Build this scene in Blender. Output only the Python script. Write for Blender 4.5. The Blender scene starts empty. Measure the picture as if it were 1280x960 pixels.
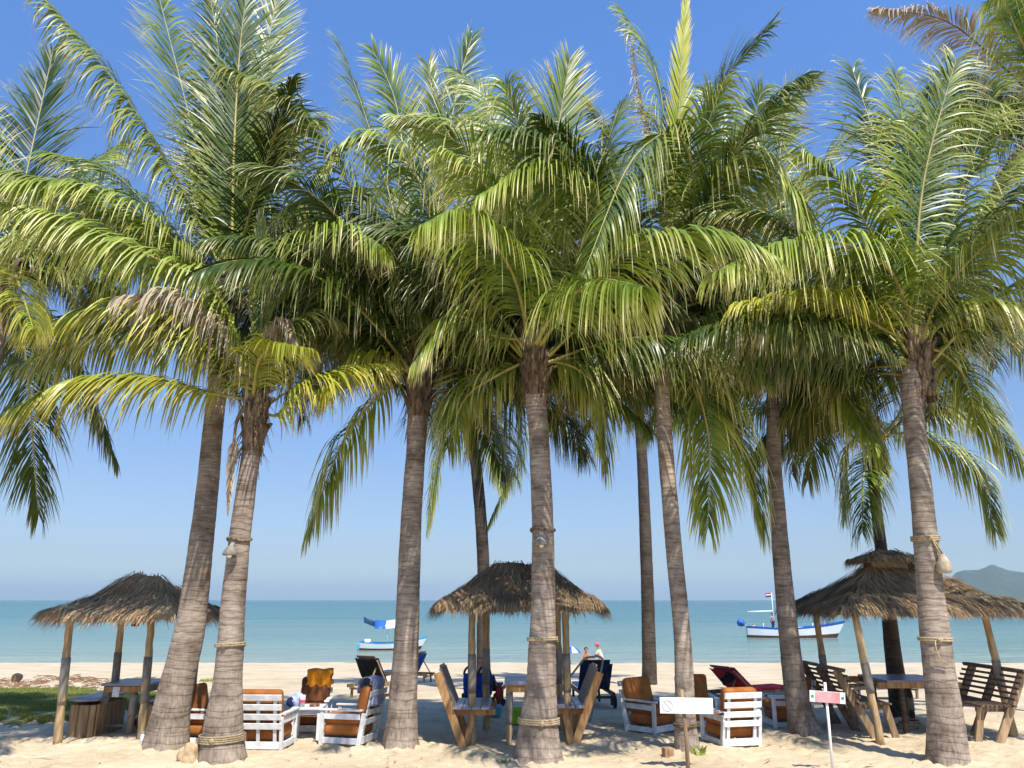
import bpy, math, random
import numpy as np
from mathutils import Vector, Matrix, noise
R = math.radians
scene = bpy.context.scene
COL = scene.collection

# ---------------------------------------------------------------- camera, sky, sun, exposure
CAM_H, PITCH, F = 2.0, R(15.67), 962.0
cam_d = bpy.data.cameras.new('camera'); cam = bpy.data.objects.new('camera', cam_d); COL.objects.link(cam)
cam.location = (0, 0, CAM_H); cam.rotation_euler = (R(90) + PITCH, 0, 0)
cam_d.sensor_width = 36; cam_d.lens = F / 1280 * 36; cam_d.clip_end = 60000; cam_d.clip_start = 0.05
scene.camera = cam
SUN_EL, SUN_AZ = R(57), R(24)          # azimuth: to the right of straight behind the camera
w = bpy.data.worlds.new('World'); scene.world = w; w.use_nodes = True
nt = w.node_tree; bg = nt.nodes['Background']
sky = nt.nodes.new('ShaderNodeTexSky'); sky.sky_type = 'NISHITA'; sky.sun_disc = False
sky.sun_elevation = SUN_EL; sky.sun_rotation = R(180) - SUN_AZ
sky.air_density = 1.0; sky.dust_density = 0.5; sky.ozone_density = 1.2; sky.altitude = 0
wtc = nt.nodes.new('ShaderNodeTexCoord'); wsp = nt.nodes.new('ShaderNodeSeparateXYZ'); nt.links.new(wtc.outputs['Generated'], wsp.inputs[0])
wr = nt.nodes.new('ShaderNodeValToRGB'); nt.links.new(wsp.outputs['Z'], wr.inputs[0])     # clearer, bluer air higher up
wr.color_ramp.elements[0].color = (.70, .86, 1.04, 1); wr.color_ramp.elements[1].position = .62; wr.color_ramp.elements[1].color = (.84, 1.27, 1.82, 1)
for p_, c_ in ((.05, (.60, .67, .85, 1)), (.14, (.69, .76, .93, 1)), (.3, (.77, .94, 1.19, 1))):
    wr.color_ramp.elements.new(p_).color = c_
wm = nt.nodes.new('ShaderNodeMixRGB'); wm.blend_type = 'MULTIPLY'; wm.inputs[0].default_value = 1
nt.links.new(sky.outputs[0], wm.inputs[1]); nt.links.new(wr.outputs[0], wm.inputs[2])
nt.links.new(wm.outputs[0], bg.inputs[0]); bg.inputs[1].default_value = 0.106
sun_d = bpy.data.lights.new('sun', 'SUN'); sun_d.energy = 5.0; sun_d.angle = R(0.5); sun_d.color = (1.0, 0.94, 0.84)
sun = bpy.data.objects.new('sun', sun_d); COL.objects.link(sun)
to_sun = Vector((math.sin(SUN_AZ) * math.cos(SUN_EL), -math.cos(SUN_AZ) * math.cos(SUN_EL), math.sin(SUN_EL)))
sun.rotation_euler = to_sun.to_track_quat('Z', 'Y').to_euler()
vs = scene.view_settings
vs.view_transform = 'Standard'; vs.look = 'None'; vs.gamma = 1; vs.use_curve_mapping = False
vs.exposure = 0.5
scene.cycles.use_denoising = True
scene.cycles.max_bounces = 8; scene.cycles.transparent_max_bounces = 8; scene.cycles.volume_bounces = 0

# ---------------------------------------------------------------- pixel <-> place helpers
def ray(px, py):
    x = (px - 640) / F; y = (480 - py) / F
    return Vector((x, math.cos(PITCH) - y * math.sin(PITCH), math.sin(PITCH) + y * math.cos(PITCH)))
def pt(px, py, Y):
    d = ray(px, py); s = Y / d.y
    return Vector((d.x * s, Y, CAM_H + d.z * s))
_ky = [-400, 0, 11, 15, 20, 25, 33, 52.2, 66, 100]
_kz = [0.0, 0, 0, -.05, -.28, -.6, -1.0, -1.85, -2.7, -4.5]
_gy = np.linspace(-400, 100, 5001)
_g = np.interp(_gy, _ky, _kz); _k = np.hanning(31); _k /= _k.sum()
_gz = np.convolve(np.pad(_g, 15, mode='edge'), _k, mode='valid')
WATER_Z = -1.85
def gz(y): return float(np.interp(y, _gy, _gz))
def gnd(px, py):
    d = ray(px, py); lo, hi = 3.0, 120.0
    for _ in range(60):
        m = (lo + hi) / 2
        if CAM_H + d.z * m / d.y > gz(m): lo = m
        else: hi = m
    return pt(px, py, lo)
def ppm(P):   # pixels per metre at a place
    z = P.y * math.cos(PITCH) + (P.z - CAM_H) * math.sin(PITCH)
    return F / z

# ---------------------------------------------------------------- materials
def mat(name):
    m = bpy.data.materials.new(name); m.use_nodes = True
    n = m.node_tree.nodes; return m, n, m.node_tree.links, n['Principled BSDF']
def setp(b, **k):
    for a, v in k.items():
        b.inputs[a.replace('_', ' ')].default_value = v
def ramp(n, stops):
    r = n.new('ShaderNodeValToRGB'); e = r.color_ramp.elements
    while len(e) < len(stops): e.new(0.5)
    for el, (p, c) in zip(e, stops): el.position = p; el.color = (*c, 1)
    return r
def noisy(name, c1, c2, scale=8, rough=0.75, bump=0.2, stretch=(1, 1, 1), detail=6, c3=None, spec=0.3, lo=0.35, hi=0.68, bscale=None):
    m, n, l, b = mat(name)
    tc = n.new('ShaderNodeTexCoord'); mp = n.new('ShaderNodeMapping'); mp.inputs['Scale'].default_value = stretch
    l.new(tc.outputs['Object'], mp.inputs['Vector'])
    nz = n.new('ShaderNodeTexNoise'); nz.inputs['Scale'].default_value = scale; nz.inputs['Detail'].default_value = detail
    l.new(mp.outputs[0], nz.inputs['Vector'])
    r = ramp(n, [(lo, c1), (hi, c2)] if c3 is None else [(lo, c1), ((lo + hi) / 2, c2), (hi, c3)])
    l.new(nz.outputs[0], r.inputs[0])
    oi = n.new('ShaderNodeObjectInfo'); hs = n.new('ShaderNodeHueSaturation')
    mr = n.new('ShaderNodeMapRange'); mr.inputs[3].default_value = 0.82; mr.inputs[4].default_value = 1.15
    l.new(oi.outputs['Random'], mr.inputs[0]); l.new(mr.outputs[0], hs.inputs['Value']); l.new(r.outputs[0], hs.inputs['Color'])
    l.new(hs.outputs[0], b.inputs['Base Color'])
    if bump:
        nb = n.new('ShaderNodeTexNoise'); nb.inputs['Scale'].default_value = bscale or scale * 3; nb.inputs['Detail'].default_value = 5
        l.new(mp.outputs[0], nb.inputs['Vector'])
        bp = n.new('ShaderNodeBump'); bp.inputs['Strength'].default_value = bump; bp.inputs['Distance'].default_value = 0.02
        l.new(nb.outputs[0], bp.inputs['Height']); l.new(bp.outputs[0], b.inputs['Normal'])
    setp(b, Roughness=rough, Specular_IOR_Level=spec)
    return m

M = {}
M['wood'] = noisy('weathered_wood', (.20, .13, .075), (.42, .29, .17), 3, .75, .35, (6, 6, .8))
M['wood_h'] = noisy('weathered_plank', (.15, .11, .085), (.33, .26, .2), 4, .7, .35, (1, 6, 6))
M['warmwood'] = noisy('warm_timber', (.24, .12, .045), (.46, .27, .11), 3.5, .7, .3, (5, 5, .8))
M['darkwood'] = noisy('dark_timber', (.035, .022, .015), (.10, .065, .042), 5, .6, .3, (1, 5, 5))
M['benchwood'] = noisy('brown_bench_timber', (.075, .05, .033), (.20, .14, .095), 5, .65, .3, (4, 4, 4))
M['boxwood'] = noisy('plank_box_timber', (.22, .13, .06), (.42, .28, .14), 3, .75, .35, (6, 6, .8))
M['bamboo'] = noisy('peeled_pole', (.27, .18, .09), (.5, .37, .2), 3, .65, .3, (8, 8, 1.2))
M['pipe'] = noisy('grey_sleeve', (.17, .15, .13), (.29, .26, .22), 6, .7, .2, (2, 2, 1))
M['white'] = noisy('chalky_white_paint', (.55, .56, .57), (.78, .78, .77), 9, .6, .15)
M['plainwhite'] = noisy('clean_white_paint', (.72, .72, .72), (.82, .82, .82), 9, .45, .05)
M['cushion'] = noisy('rust_brown_fabric', (.29, .095, .02), (.43, .16, .042), 5, .85, .25, bscale=60)
M['cushion_dk'] = noisy('dark_brown_fabric', (.11, .035, .012), (.19, .07, .025), 5, .85, .25, bscale=60)
M['orange'] = noisy('orange_cloth', (.66, .20, .008), (.80, .29, .02), 7, .9, .4, bscale=20)
M['blue'] = noisy('blue_cloth', (.01, .03, .22), (.03, .09, .45), 6, .85, .3, bscale=18)
M['navy'] = noisy('navy_cloth', (.008, .016, .06), (.022, .04, .12), 6, .85, .3, bscale=18)
M['paleblue'] = noisy('pale_blue_towel', (.18, .24, .48), (.5, .53, .68), 16, .9, .4, bscale=40)
M['black'] = noisy('black_cloth', (.006, .006, .008), (.02, .019, .02), 6, .8, .2)
M['red'] = noisy('red_towel', (.42, .01, .02), (.62, .03, .05), 6, .9, .4, bscale=24)
M['lime'] = noisy('lime_plastic', (.30, .62, .02), (.42, .75, .05), 4, .35, 0)
M['tealplastic'] = noisy('dull_teal_plastic', (.10, .26, .34), (.2, .38, .46), 9, .5, .3)
M['rock'] = noisy('sandstone', (.33, .22, .12), (.56, .42, .26), 9, .85, .5)
M['metal'] = noisy('dull_metal', (.28, .26, .24), (.42, .4, .37), 12, .5, .05)
M['darkmetal'] = noisy('black_metal', (.01, .01, .01), (.03, .03, .03), 12, .5, .05)
M['skin'] = noisy('tanned_skin', (.36, .17, .1), (.44, .22, .13), 6, .6, 0)
M['hair'] = noisy('dark_hair', (.01, .008, .006), (.03, .022, .016), 30, .6, .3)
M['pink'] = noisy('pink_cloth', (.7, .06, .16), (.8, .12, .22), 8, .9, 0)
M['cream'] = noisy('cream_cloth', (.6, .55, .42), (.72, .68, .56), 8, .9, .2)
M['sack'] = noisy('old_canvas', (.34, .27, .18), (.52, .44, .33), 12, .9, .4)
M['rope'] = noisy('old_rope', (.30, .22, .12), (.5, .4, .26), 40, .9, .6)
M['signwhite'] = noisy('sign_board', (.7, .69, .66), (.8, .79, .77), 6, .5, .05)
M['signpink'] = noisy('faded_pink_paint', (.50, .20, .21), (.64, .37, .36), 5, .6, .1)
M['greypaint'] = noisy('faded_lettering', (.42, .42, .42), (.55, .54, .53), 20, .6, 0)
M['green'] = noisy('green_emblem', (.03, .2, .09), (.06, .28, .13), 20, .6, 0)
M['thatch'] = noisy('thatch', (.17, .105, .055), (.42, .275, .145), 2.2, .85, .3, (1, 1, 1), 8, (.57, .41, .22), lo=.3, hi=.75)
M['thatch_dk'] = noisy('old_thatch', (.125, .08, .045), (.35, .24, .135), 2.5, .9, .3, (1, 1, 1), 8, lo=.35, hi=.7)
M['thatch_lt'] = noisy('pale_thatch', (.26, .18, .10), (.52, .38, .22), 3, .85, .2)
M['sheath'] = noisy('palm_fibre', (.06, .04, .026), (.27, .19, .115), 9, .9, .6, (3, 3, .7))
M['husk'] = noisy('coconut_husk', (.13, .12, .03), (.26, .22, .07), 6, .5, .2)
M['boatwhite'] = noisy('boat_white', (.74, .75, .76), (.82, .82, .82), 1, .35, 0)
M['boatblue'] = noisy('boat_blue', (.02, .09, .36), (.03, .13, .45), 1, .4, 0)
M['boatcyan'] = noisy('boat_cyan', (.05, .3, .55), (.08, .38, .62), 1, .4, 0)
M['boatbrown'] = noisy('antifouling', (.06, .025, .02), (.12, .05, .04), 1, .6, 0)
M['bottle'] = noisy('pale_bottle', (.6, .66, .66), (.72, .76, .76), 9, .3, 0)
M['tabletop'] = noisy('worn_table_top', (.16, .15, .19), (.3, .28, .33), 5, .35, .1, (1, 5, 1), spec=.5)

def leaf_material(name, base, mid, tip, rachis=None, trans=0.12, rough=0.38):
    m, n, l, b = mat(name)
    uv = n.new('ShaderNodeUVMap'); sp = n.new('ShaderNodeSeparateXYZ'); l.new(uv.outputs[0], sp.inputs[0])
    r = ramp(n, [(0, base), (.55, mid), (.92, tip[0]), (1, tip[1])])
    oi = n.new('ShaderNodeObjectInfo')
    nz = n.new('ShaderNodeTexNoise'); nz.inputs['Scale'].default_value = 2.2; nz.inputs['Detail'].default_value = 4
    geo = n.new('ShaderNodeNewGeometry'); l.new(geo.outputs['Position'], nz.inputs['Vector'])
    # position along the leaflet, jittered per leaflet by u and by noise
    a = n.new('ShaderNodeMath'); a.operation = 'MULTIPLY_ADD'; a.inputs[1].default_value = 1.0; a.inputs[2].default_value = -.47
    l.new(nz.outputs[0], a.inputs[0])
    a2 = n.new('ShaderNodeMath'); a2.operation = 'ADD'; l.new(a.outputs[0], a2.inputs[0]); l.new(sp.outputs['Y'], a2.inputs[1])
    wn = n.new('ShaderNodeTexWhiteNoise'); wn.noise_dimensions = '1D'; l.new(sp.outputs['X'], wn.inputs['W'])
    a3 = n.new('ShaderNodeMath'); a3.operation = 'MULTIPLY_ADD'; a3.inputs[1].default_value = 0.22
    l.new(wn.outputs['Value'], a3.inputs[0]); l.new(a2.outputs[0], a3.inputs[2])
    a4 = n.new('ShaderNodeMath'); a4.operation = 'SUBTRACT'; a4.inputs[1].default_value = .11; l.new(a3.outputs[0], a4.inputs[0])
    l.new(a4.outputs[0], r.inputs[0])
    hs = n.new('ShaderNodeHueSaturation'); mr = n.new('ShaderNodeMapRange'); mr.inputs[3].default_value = .75; mr.inputs[4].default_value = 1.3
    l.new(oi.outputs['Random'], mr.inputs[0]); l.new(mr.outputs[0], hs.inputs['Value']); l.new(r.outputs[0], hs.inputs['Color'])
    mr2 = n.new('ShaderNodeMapRange'); mr2.inputs[3].default_value = .485; mr2.inputs[4].default_value = .515
    l.new(wn.outputs['Value'], mr2.inputs[0]); l.new(mr2.outputs[0], hs.inputs['Hue'])
    l.new(hs.outputs[0], b.inputs['Base Color'])
    setp(b, Roughness=rough, Specular_IOR_Level=.3)
    tr = n.new('ShaderNodeBsdfTranslucent'); mx = n.new('ShaderNodeMixShader'); mx.inputs[0].default_value = trans
    hs2 = n.new('ShaderNodeHueSaturation'); hs2.inputs['Value'].default_value = 1.25; hs2.inputs['Saturation'].default_value = 1.1
    l.new(hs.outputs[0], hs2.inputs['Color']); l.new(hs2.outputs[0], tr.inputs[0])
    l.new(b.outputs[0], mx.inputs[1]); l.new(tr.outputs[0], mx.inputs[2]); l.new(mx.outputs[0], n['Material Output'].inputs[0])
    return m
M['leaf'] = leaf_material('palm_leaf', (.045, .09, .008), (.215, .27, .035), ((.42, .42, .12), (.58, .50, .26)))
M['leaf_shaded'] = leaf_material('mature_shaded_palm_leaf', (.02, .045, .005), (.065, .105, .012), ((.17, .19, .04), (.48, .42, .22)), trans=.10, rough=.36)  # mature green, darkened further to paint the crowns' inner shade into the fronds
M['leaf_y'] = leaf_material('yellowing_palm_leaf', (.18, .22, .016), (.30, .32, .03), ((.42, .38, .06), (.48, .38, .16)))
M['leaf_d'] = leaf_material('dry_palm_leaf', (.26, .2, .13), (.36, .29, .2), ((.42, .35, .26), (.48, .42, .34)), trans=.15, rough=.7)
M['rachis'] = noisy('leaf_stalk', (.20, .19, .035), (.38, .32, .07), 5, .45, .1, (1, 1, 1), spec=.5)
M['rachis_d'] = noisy('dry_leaf_stalk', (.16, .09, .04), (.3, .2, .1), 5, .6, .2)

def trunk_material(val=1.0):
    m, n, l, b = mat('palm_bark')
    uv = n.new('ShaderNodeUVMap'); sp = n.new('ShaderNodeSeparateXYZ'); l.new(uv.outputs[0], sp.inputs[0])
    fr = n.new('ShaderNodeMath'); fr.operation = 'FRACT'; l.new(sp.outputs['Y'], fr.inputs[0])
    rr = ramp(n, [(0, (.74, .71, .68)), (.08, (.96, .96, .96)), (.4, (1, 1, 1)), (.8, (.95, .94, .93)), (1, (.74, .71, .68))])
    l.new(fr.outputs[0], rr.inputs[0])
    tc = n.new('ShaderNodeTexCoord'); mp = n.new('ShaderNodeMapping'); mp.inputs['Scale'].default_value = (30, 30, 9)
    l.new(tc.outputs['Object'], mp.inputs[0])
    nz = n.new('ShaderNodeTexNoise'); nz.inputs['Scale'].default_value = 1.0; nz.inputs['Detail'].default_value = 8; nz.inputs['Roughness'].default_value = .7
    l.new(mp.outputs[0], nz.inputs['Vector'])
    mp3 = n.new('ShaderNodeMapping'); mp3.inputs['Scale'].default_value = (5, 5, 38); l.new(tc.outputs['Object'], mp3.inputs[0])
    nh = n.new('ShaderNodeTexNoise'); nh.inputs['Scale'].default_value = 1.0; nh.inputs['Detail'].default_value = 7; nh.inputs['Roughness'].default_value = .65; l.new(mp3.outputs[0], nh.inputs['Vector'])
    sz = n.new('ShaderNodeSeparateXYZ'); l.new(tc.outputs['Object'], sz.inputs[0]); hm = n.new('ShaderNodeMapRange'); hm.inputs[1].default_value = .3; hm.inputs[2].default_value = 1.5; hm.inputs[3].default_value = .15; hm.inputs[4].default_value = .78; l.new(sz.outputs['Z'], hm.inputs[0])
    mxn = n.new('ShaderNodeMixRGB'); l.new(hm.outputs[0], mxn.inputs[0]); l.new(nz.outputs[0], mxn.inputs[1]); l.new(nh.outputs[0], mxn.inputs[2]); nz = mxn
    r1 = ramp(n, [(.32, (.15, .11, .08)), (.5, (.34, .26, .19)), (.68, (.47, .385, .30))]); l.new(nz.outputs[0], r1.inputs[0])
    n2 = n.new('ShaderNodeTexNoise'); n2.inputs['Scale'].default_value = 3.2; n2.inputs['Detail'].default_value = 5; l.new(tc.outputs['Object'], n2.inputs['Vector'])
    r2 = ramp(n, [(.34, (.52, .47, .42)), (.5, (.9, .87, .83)), (.66, (1.12, 1.1, 1.07))]); l.new(n2.outputs[0], r2.inputs[0])
    m1 = n.new('ShaderNodeMixRGB'); m1.blend_type = 'MULTIPLY'; m1.inputs[0].default_value = .8; l.new(r1.outputs[0], m1.inputs[1]); l.new(rr.outputs[0], m1.inputs[2])
    m2 = n.new('ShaderNodeMixRGB'); m2.blend_type = 'MULTIPLY'; m2.inputs[0].default_value = 1; l.new(m1.outputs[0], m2.inputs[1]); l.new(r2.outputs[0], m2.inputs[2])
    oi = n.new('ShaderNodeObjectInfo'); hs = n.new('ShaderNodeHueSaturation'); mr = n.new('ShaderNodeMapRange'); mr.inputs[3].default_value = .84 * val; mr.inputs[4].default_value = 1.06 * val; hs.inputs['Saturation'].default_value = .78
    l.new(oi.outputs['Random'], mr.inputs[0]); l.new(mr.outputs[0], hs.inputs['Value']); l.new(m2.outputs[0], hs.inputs['Color'])
    l.new(hs.outputs[0], b.inputs['Base Color'])
    bp = n.new('ShaderNodeBump'); bp.inputs['Strength'].default_value = .7; bp.inputs['Distance'].default_value = .02
    ad = n.new('ShaderNodeMath'); ad.operation = 'ADD'; l.new(nz.outputs[0], ad.inputs[0]); l.new(rr.outputs[0], ad.inputs[1])
    l.new(ad.outputs[0], bp.inputs['Height']); l.new(bp.outputs[0], b.inputs['Normal'])
    setp(b, Roughness=.85, Specular_IOR_Level=.2)
    return m
M['bark'] = trunk_material()
M['bark_shaded'] = trunk_material(.24)  # same bark darkened: crown shade painted into the rear trunks' colour

def sand_material():
    m, n, l, b = mat('sand')
    tc = n.new('ShaderNodeTexCoord')
    nz = n.new('ShaderNodeTexNoise'); nz.inputs['Scale'].default_value = .7; nz.inputs['Detail'].default_value = 9; nz.inputs['Roughness'].default_value = .62
    l.new(tc.outputs['Object'], nz.inputs['Vector'])
    r = ramp(n, [(.33, (.43, .345, .225)), (.5, (.515, .42, .285)), (.68, (.58, .49, .35))]); l.new(nz.outputs[0], r.inputs[0])
    n3 = n.new('ShaderNodeTexNoise'); n3.inputs['Scale'].default_value = 55; n3.inputs['Detail'].default_value = 5; l.new(tc.outputs['Object'], n3.inputs['Vector'])
    r3 = ramp(n, [(.30, (.62, .6, .57)), (.46, (1, 1, 1))]); l.new(n3.outputs[0], r3.inputs[0])
    mx = n.new('ShaderNodeMixRGB'); mx.blend_type = 'MULTIPLY'; mx.inputs[0].default_value = .7; l.new(r.outputs[0], mx.inputs[1]); l.new(r3.outputs[0], mx.inputs[2])
    # leaf litter specks
    vo = n.new('ShaderNodeTexVoronoi'); vo.inputs['Scale'].default_value = 7; l.new(tc.outputs['Object'], vo.inputs['Vector'])
    rv = ramp(n, [(.035, (1, 1, 1)), (.05, (0, 0, 0))]); l.new(vo.outputs['Distance'], rv.inputs[0])
    m2 = n.new('ShaderNodeMixRGB'); l.new(rv.outputs[0], m2.inputs[0]); l.new(mx.outputs[0], m2.inputs[1]); m2.inputs[2].default_value = (.16, .11, .07, 1)
    l.new(m2.outputs[0], b.inputs['Base Color'])
    nb = n.new('ShaderNodeTexNoise'); nb.inputs['Scale'].default_value = 11; nb.inputs['Detail'].default_value = 8; l.new(tc.outputs['Object'], nb.inputs['Vector'])
    bp = n.new('ShaderNodeBump'); bp.inputs['Strength'].default_value = .5; bp.inputs['Distance'].default_value = .035
    l.new(nb.outputs[0], bp.inputs['Height']); l.new(bp.outputs[0], b.inputs['Normal'])
    setp(b, Roughness=.95, Specular_IOR_Level=.1)
    return m
M['sand'] = sand_material()

def water_material():
    m, n, l, b = mat('sea_water')
    geo = n.new('ShaderNodeNewGeometry'); sp = n.new('ShaderNodeSeparateXYZ'); l.new(geo.outputs['Position'], sp.inputs[0])
    nz = n.new('ShaderNodeTexNoise'); nz.inputs['Scale'].default_value = .02; nz.inputs['Detail'].default_value = 4
    mp = n.new('ShaderNodeMapping'); mp.inputs['Scale'].default_value = (.25, 1, 1); l.new(geo.outputs['Position'], mp.inputs[0]); l.new(mp.outputs[0], nz.inputs['Vector'])
    lg = n.new('ShaderNodeMath'); lg.operation = 'LOGARITHM'; lg.inputs[1].default_value = 10; l.new(sp.outputs['Y'], lg.inputs[0])
    ad = n.new('ShaderNodeMath'); ad.operation = 'MULTIPLY_ADD'; ad.inputs[1].default_value = .4; l.new(nz.outputs[0], ad.inputs[0]); l.new(lg.outputs[0], ad.inputs[2])
    mr = n.new('ShaderNodeMapRange'); mr.inputs[1].default_value = 1.85; mr.inputs[2].default_value = 3.2; l.new(ad.outputs[0], mr.inputs[0])
    r = ramp(n, [(0, (.26, .31, .24)), (.18, (.14, .235, .20)), (.45, (.042, .15, .152)), (1, (.010, .10, .115))]); l.new(mr.outputs[0], r.inputs[0])
    l.new(r.outputs[0], b.inputs['Base Color'])
    mp2 = n.new('ShaderNodeMapping'); mp2.inputs['Scale'].default_value = (.34, .55, 1); l.new(geo.outputs['Position'], mp2.inputs[0])
    n2 = n.new('ShaderNodeTexNoise'); n2.inputs['Scale'].default_value = 1.1; n2.inputs['Detail'].default_value = 6; n2.inputs['Roughness'].default_value = .6; l.new(mp2.outputs[0], n2.inputs['Vector'])
    n4 = n.new('ShaderNodeTexNoise'); n4.inputs['Scale'].default_value = .12; n4.inputs['Detail'].default_value = 3; l.new(mp2.outputs[0], n4.inputs['Vector'])
    sm = n.new('ShaderNodeMath'); sm.operation = 'MULTIPLY_ADD'; sm.inputs[1].default_value = 2.2; l.new(n4.outputs[0], sm.inputs[0]); l.new(n2.outputs[0], sm.inputs[2])
    mp5 = n.new('ShaderNodeMapping'); mp5.inputs['Scale'].default_value = (.05, .25, 1); l.new(geo.outputs['Position'], mp5.inputs[0])
    n5 = n.new('ShaderNodeTexNoise'); n5.inputs['Scale'].default_value = .35; n5.inputs['Detail'].default_value = 5; l.new(mp5.outputs[0], n5.inputs['Vector'])
    sm5 = n.new('ShaderNodeMath'); sm5.operation = 'MULTIPLY_ADD'; sm5.inputs[1].default_value = 4.0; l.new(n5.outputs[0], sm5.inputs[0]); l.new(sm.outputs[0], sm5.inputs[2]); sm = sm5
    bp = n.new('ShaderNodeBump'); bp.inputs['Strength'].default_value = .9; bp.inputs['Distance'].default_value = 1.5
    l.new(sm.outputs[0], bp.inputs['Height']); l.new(bp.outputs[0], b.inputs['Normal'])
    setp(b, Roughness=.15, IOR=1.33, Specular_IOR_Level=.32)
    return m
M['water'] = water_material()
M['hill'] = noisy('wooded_hill', (.025, .045, .015), (.06, .085, .03), .02, .95, 0)
M['grass'] = noisy('grass_blades', (.10, .14, .025), (.24, .25, .06), 1.5, .7, 0)
M['turf'] = noisy('worn_turf', (.10, .13, .03), (.20, .20, .06), 3, .95, .4, c3=(.34, .29, .15), bscale=30)
M['beachgrass'] = noisy('beach_weed', (.14, .2, .03), (.3, .32, .07), 4, .7, 0)
M['litter'] = noisy('tide_litter', (.14, .07, .04), (.32, .19, .11), 5, .9, 0)

# ---------------------------------------------------------------- mesh helpers
class MB:
    def __init__(s): s.v = []; s.f = []; s.sm = []; s.mi = []
    def add(s, vs, fs, smooth=False, mi=0):
        k = len(s.v); s.v += [tuple(v) for v in vs]
        for f in fs: s.f.append([i + k for i in f]); s.sm.append(smooth); s.mi.append(mi)
        return s
    def box(s, c, d, rot=None, mi=0):
        c = Vector(c); x, y, z = d[0] / 2, d[1] / 2, d[2] / 2
        vs = [Vector(p) for p in ((-x, -y, -z), (x, -y, -z), (x, y, -z), (-x, y, -z), (-x, -y, z), (x, -y, z), (x, y, z), (-x, y, z))]
        if rot is not None: vs = [rot @ v for v in vs]
        return s.add([v + c for v in vs], [(0, 3, 2, 1), (4, 5, 6, 7), (0, 1, 5, 4), (1, 2, 6, 5), (2, 3, 7, 6), (3, 0, 4, 7)], False, mi)
    def bar(s, a, b, wd, th, up=(0, 0, 1), mi=0):      # a plank from a to b; th measured along up
        a, b = Vector(a), Vector(b); d = (b - a); L = d.length; d.normalize(); up = Vector(up)
        if abs(d.dot(up)) > .97: up = Vector((0, 1, 0))
        x = d.cross(up).normalized(); z = x.cross(d).normalized()
        rot = Matrix((x, d, z)).transposed()
        return s.box((a + b) / 2, (wd, L, th), rot, mi)
    def tube(s, pts, rad, n=10, caps=True, mi=0, smooth=True, wob=0, flat=1.0):
        pts = [Vector(p) for p in pts]
        if not hasattr(rad, '__len__'): rad = [rad] * len(pts)
        rows = []; ref = None
        for i, p in enumerate(pts):
            t = (pts[min(i + 1, len(pts) - 1)] - pts[max(i - 1, 0)]).normalized()
            if ref is None:
                ref = Vector((0, 0, 1)) if abs(t.z) < .9 else Vector((0, 1, 0))
            x = t.cross(ref).normalized(); y = x.cross(t).normalized(); ref = y
            rows.append([p + (x * math.cos(a) + y * math.sin(a) * flat) * rad[i] * (1 + wob * (random.random() - .5)) for a in [2 * math.pi * k / n for k in range(n)]])
        vs = [v for r in rows for v in r]; fs = []
        for i in range(len(rows) - 1):
            for k in range(n):
                fs.append((i * n + k, i * n + (k + 1) % n, (i + 1) * n + (k + 1) % n, (i + 1) * n + k))
        s.add(vs, fs, smooth, mi)
        if caps:
            m = len(s.v) - len(vs)
            s.f.append([m + k for k in range(n)][::-1]); s.sm.append(False); s.mi.append(mi)
            s.f.append([m + (len(rows) - 1) * n + k for k in range(n)]); s.sm.append(False); s.mi.append(mi)
        return s
    def ball(s, c, r, n=12, m=8, mi=0, jit=0):
        c = Vector(c); r = Vector(r) if hasattr(r, '__len__') else Vector((r, r, r)); vs = []; fs = []
        for i in range(m + 1):
            t = math.pi * i / m
            for k in range(n):
                a = 2 * math.pi * k / n; u = Vector((math.sin(t) * math.cos(a), math.sin(t) * math.sin(a), math.cos(t)))
                q = 1 + jit * noise.noise(u * 1.7 + c * 3)
                vs.append(c + Vector((u.x * r.x, u.y * r.y, u.z * r.z)) * q)
        for i in range(m):
            for k in range(n):
                fs.append((i * n + k, (i + 1) * n + k, (i + 1) * n + (k + 1) % n, i * n + (k + 1) % n))
        return s.add(vs, fs, True, mi)
    def lathe(s, prof, c=(0, 0, 0), n=20, mi=0):
        c = Vector(c); vs = []; fs = []
        for r, z in prof:
            for k in range(n):
                a = 2 * math.pi * k / n; vs.append(c + Vector((r * math.cos(a), r * math.sin(a), z)))
        for i in range(len(prof) - 1):
            for k in range(n): fs.append((i * n + k, i * n + (k + 1) % n, (i + 1) * n + (k + 1) % n, (i + 1) * n + k))
        return s.add(vs, fs, True, mi)
    def sheet(s, grid, th=0.0, mi=0, smooth=True):     # grid of points, given a thickness
        a, b = len(grid), len(grid[0]); vs = [Vector(p) for r in grid for p in r]
        fs = [(i * b + j, i * b + j + 1, (i + 1) * b + j + 1, (i + 1) * b + j) for i in range(a - 1) for j in range(b - 1)]
        if th:
            ns = []
            for i in range(a):
                for j in range(b):
                    u = Vector(grid[min(i + 1, a - 1)][j]) - Vector(grid[max(i - 1, 0)][j]); v = Vector(grid[i][min(j + 1, b - 1)]) - Vector(grid[i][max(j - 1, 0)])
                    ns.append(v.cross(u).normalized())
            k = len(vs); vs += [v - nn * th for v, nn in zip(vs, ns)]
            fs2 = [tuple(x + k for x in f[::-1]) for f in fs]
            edge = [j for j in range(b)] + [i * b + b - 1 for i in range(1, a)] + [(a - 1) * b + j for j in range(b - 2, -1, -1)] + [i * b for i in range(a - 2, 0, -1)]
            rim = [(edge[q], edge[(q + 1) % len(edge)], edge[(q + 1) % len(edge)] + k, edge[q] + k) for q in range(len(edge))]
            fs = fs + fs2 + [r[::-1] for r in rim]
        return s.add(vs, fs, smooth, mi)
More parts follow.
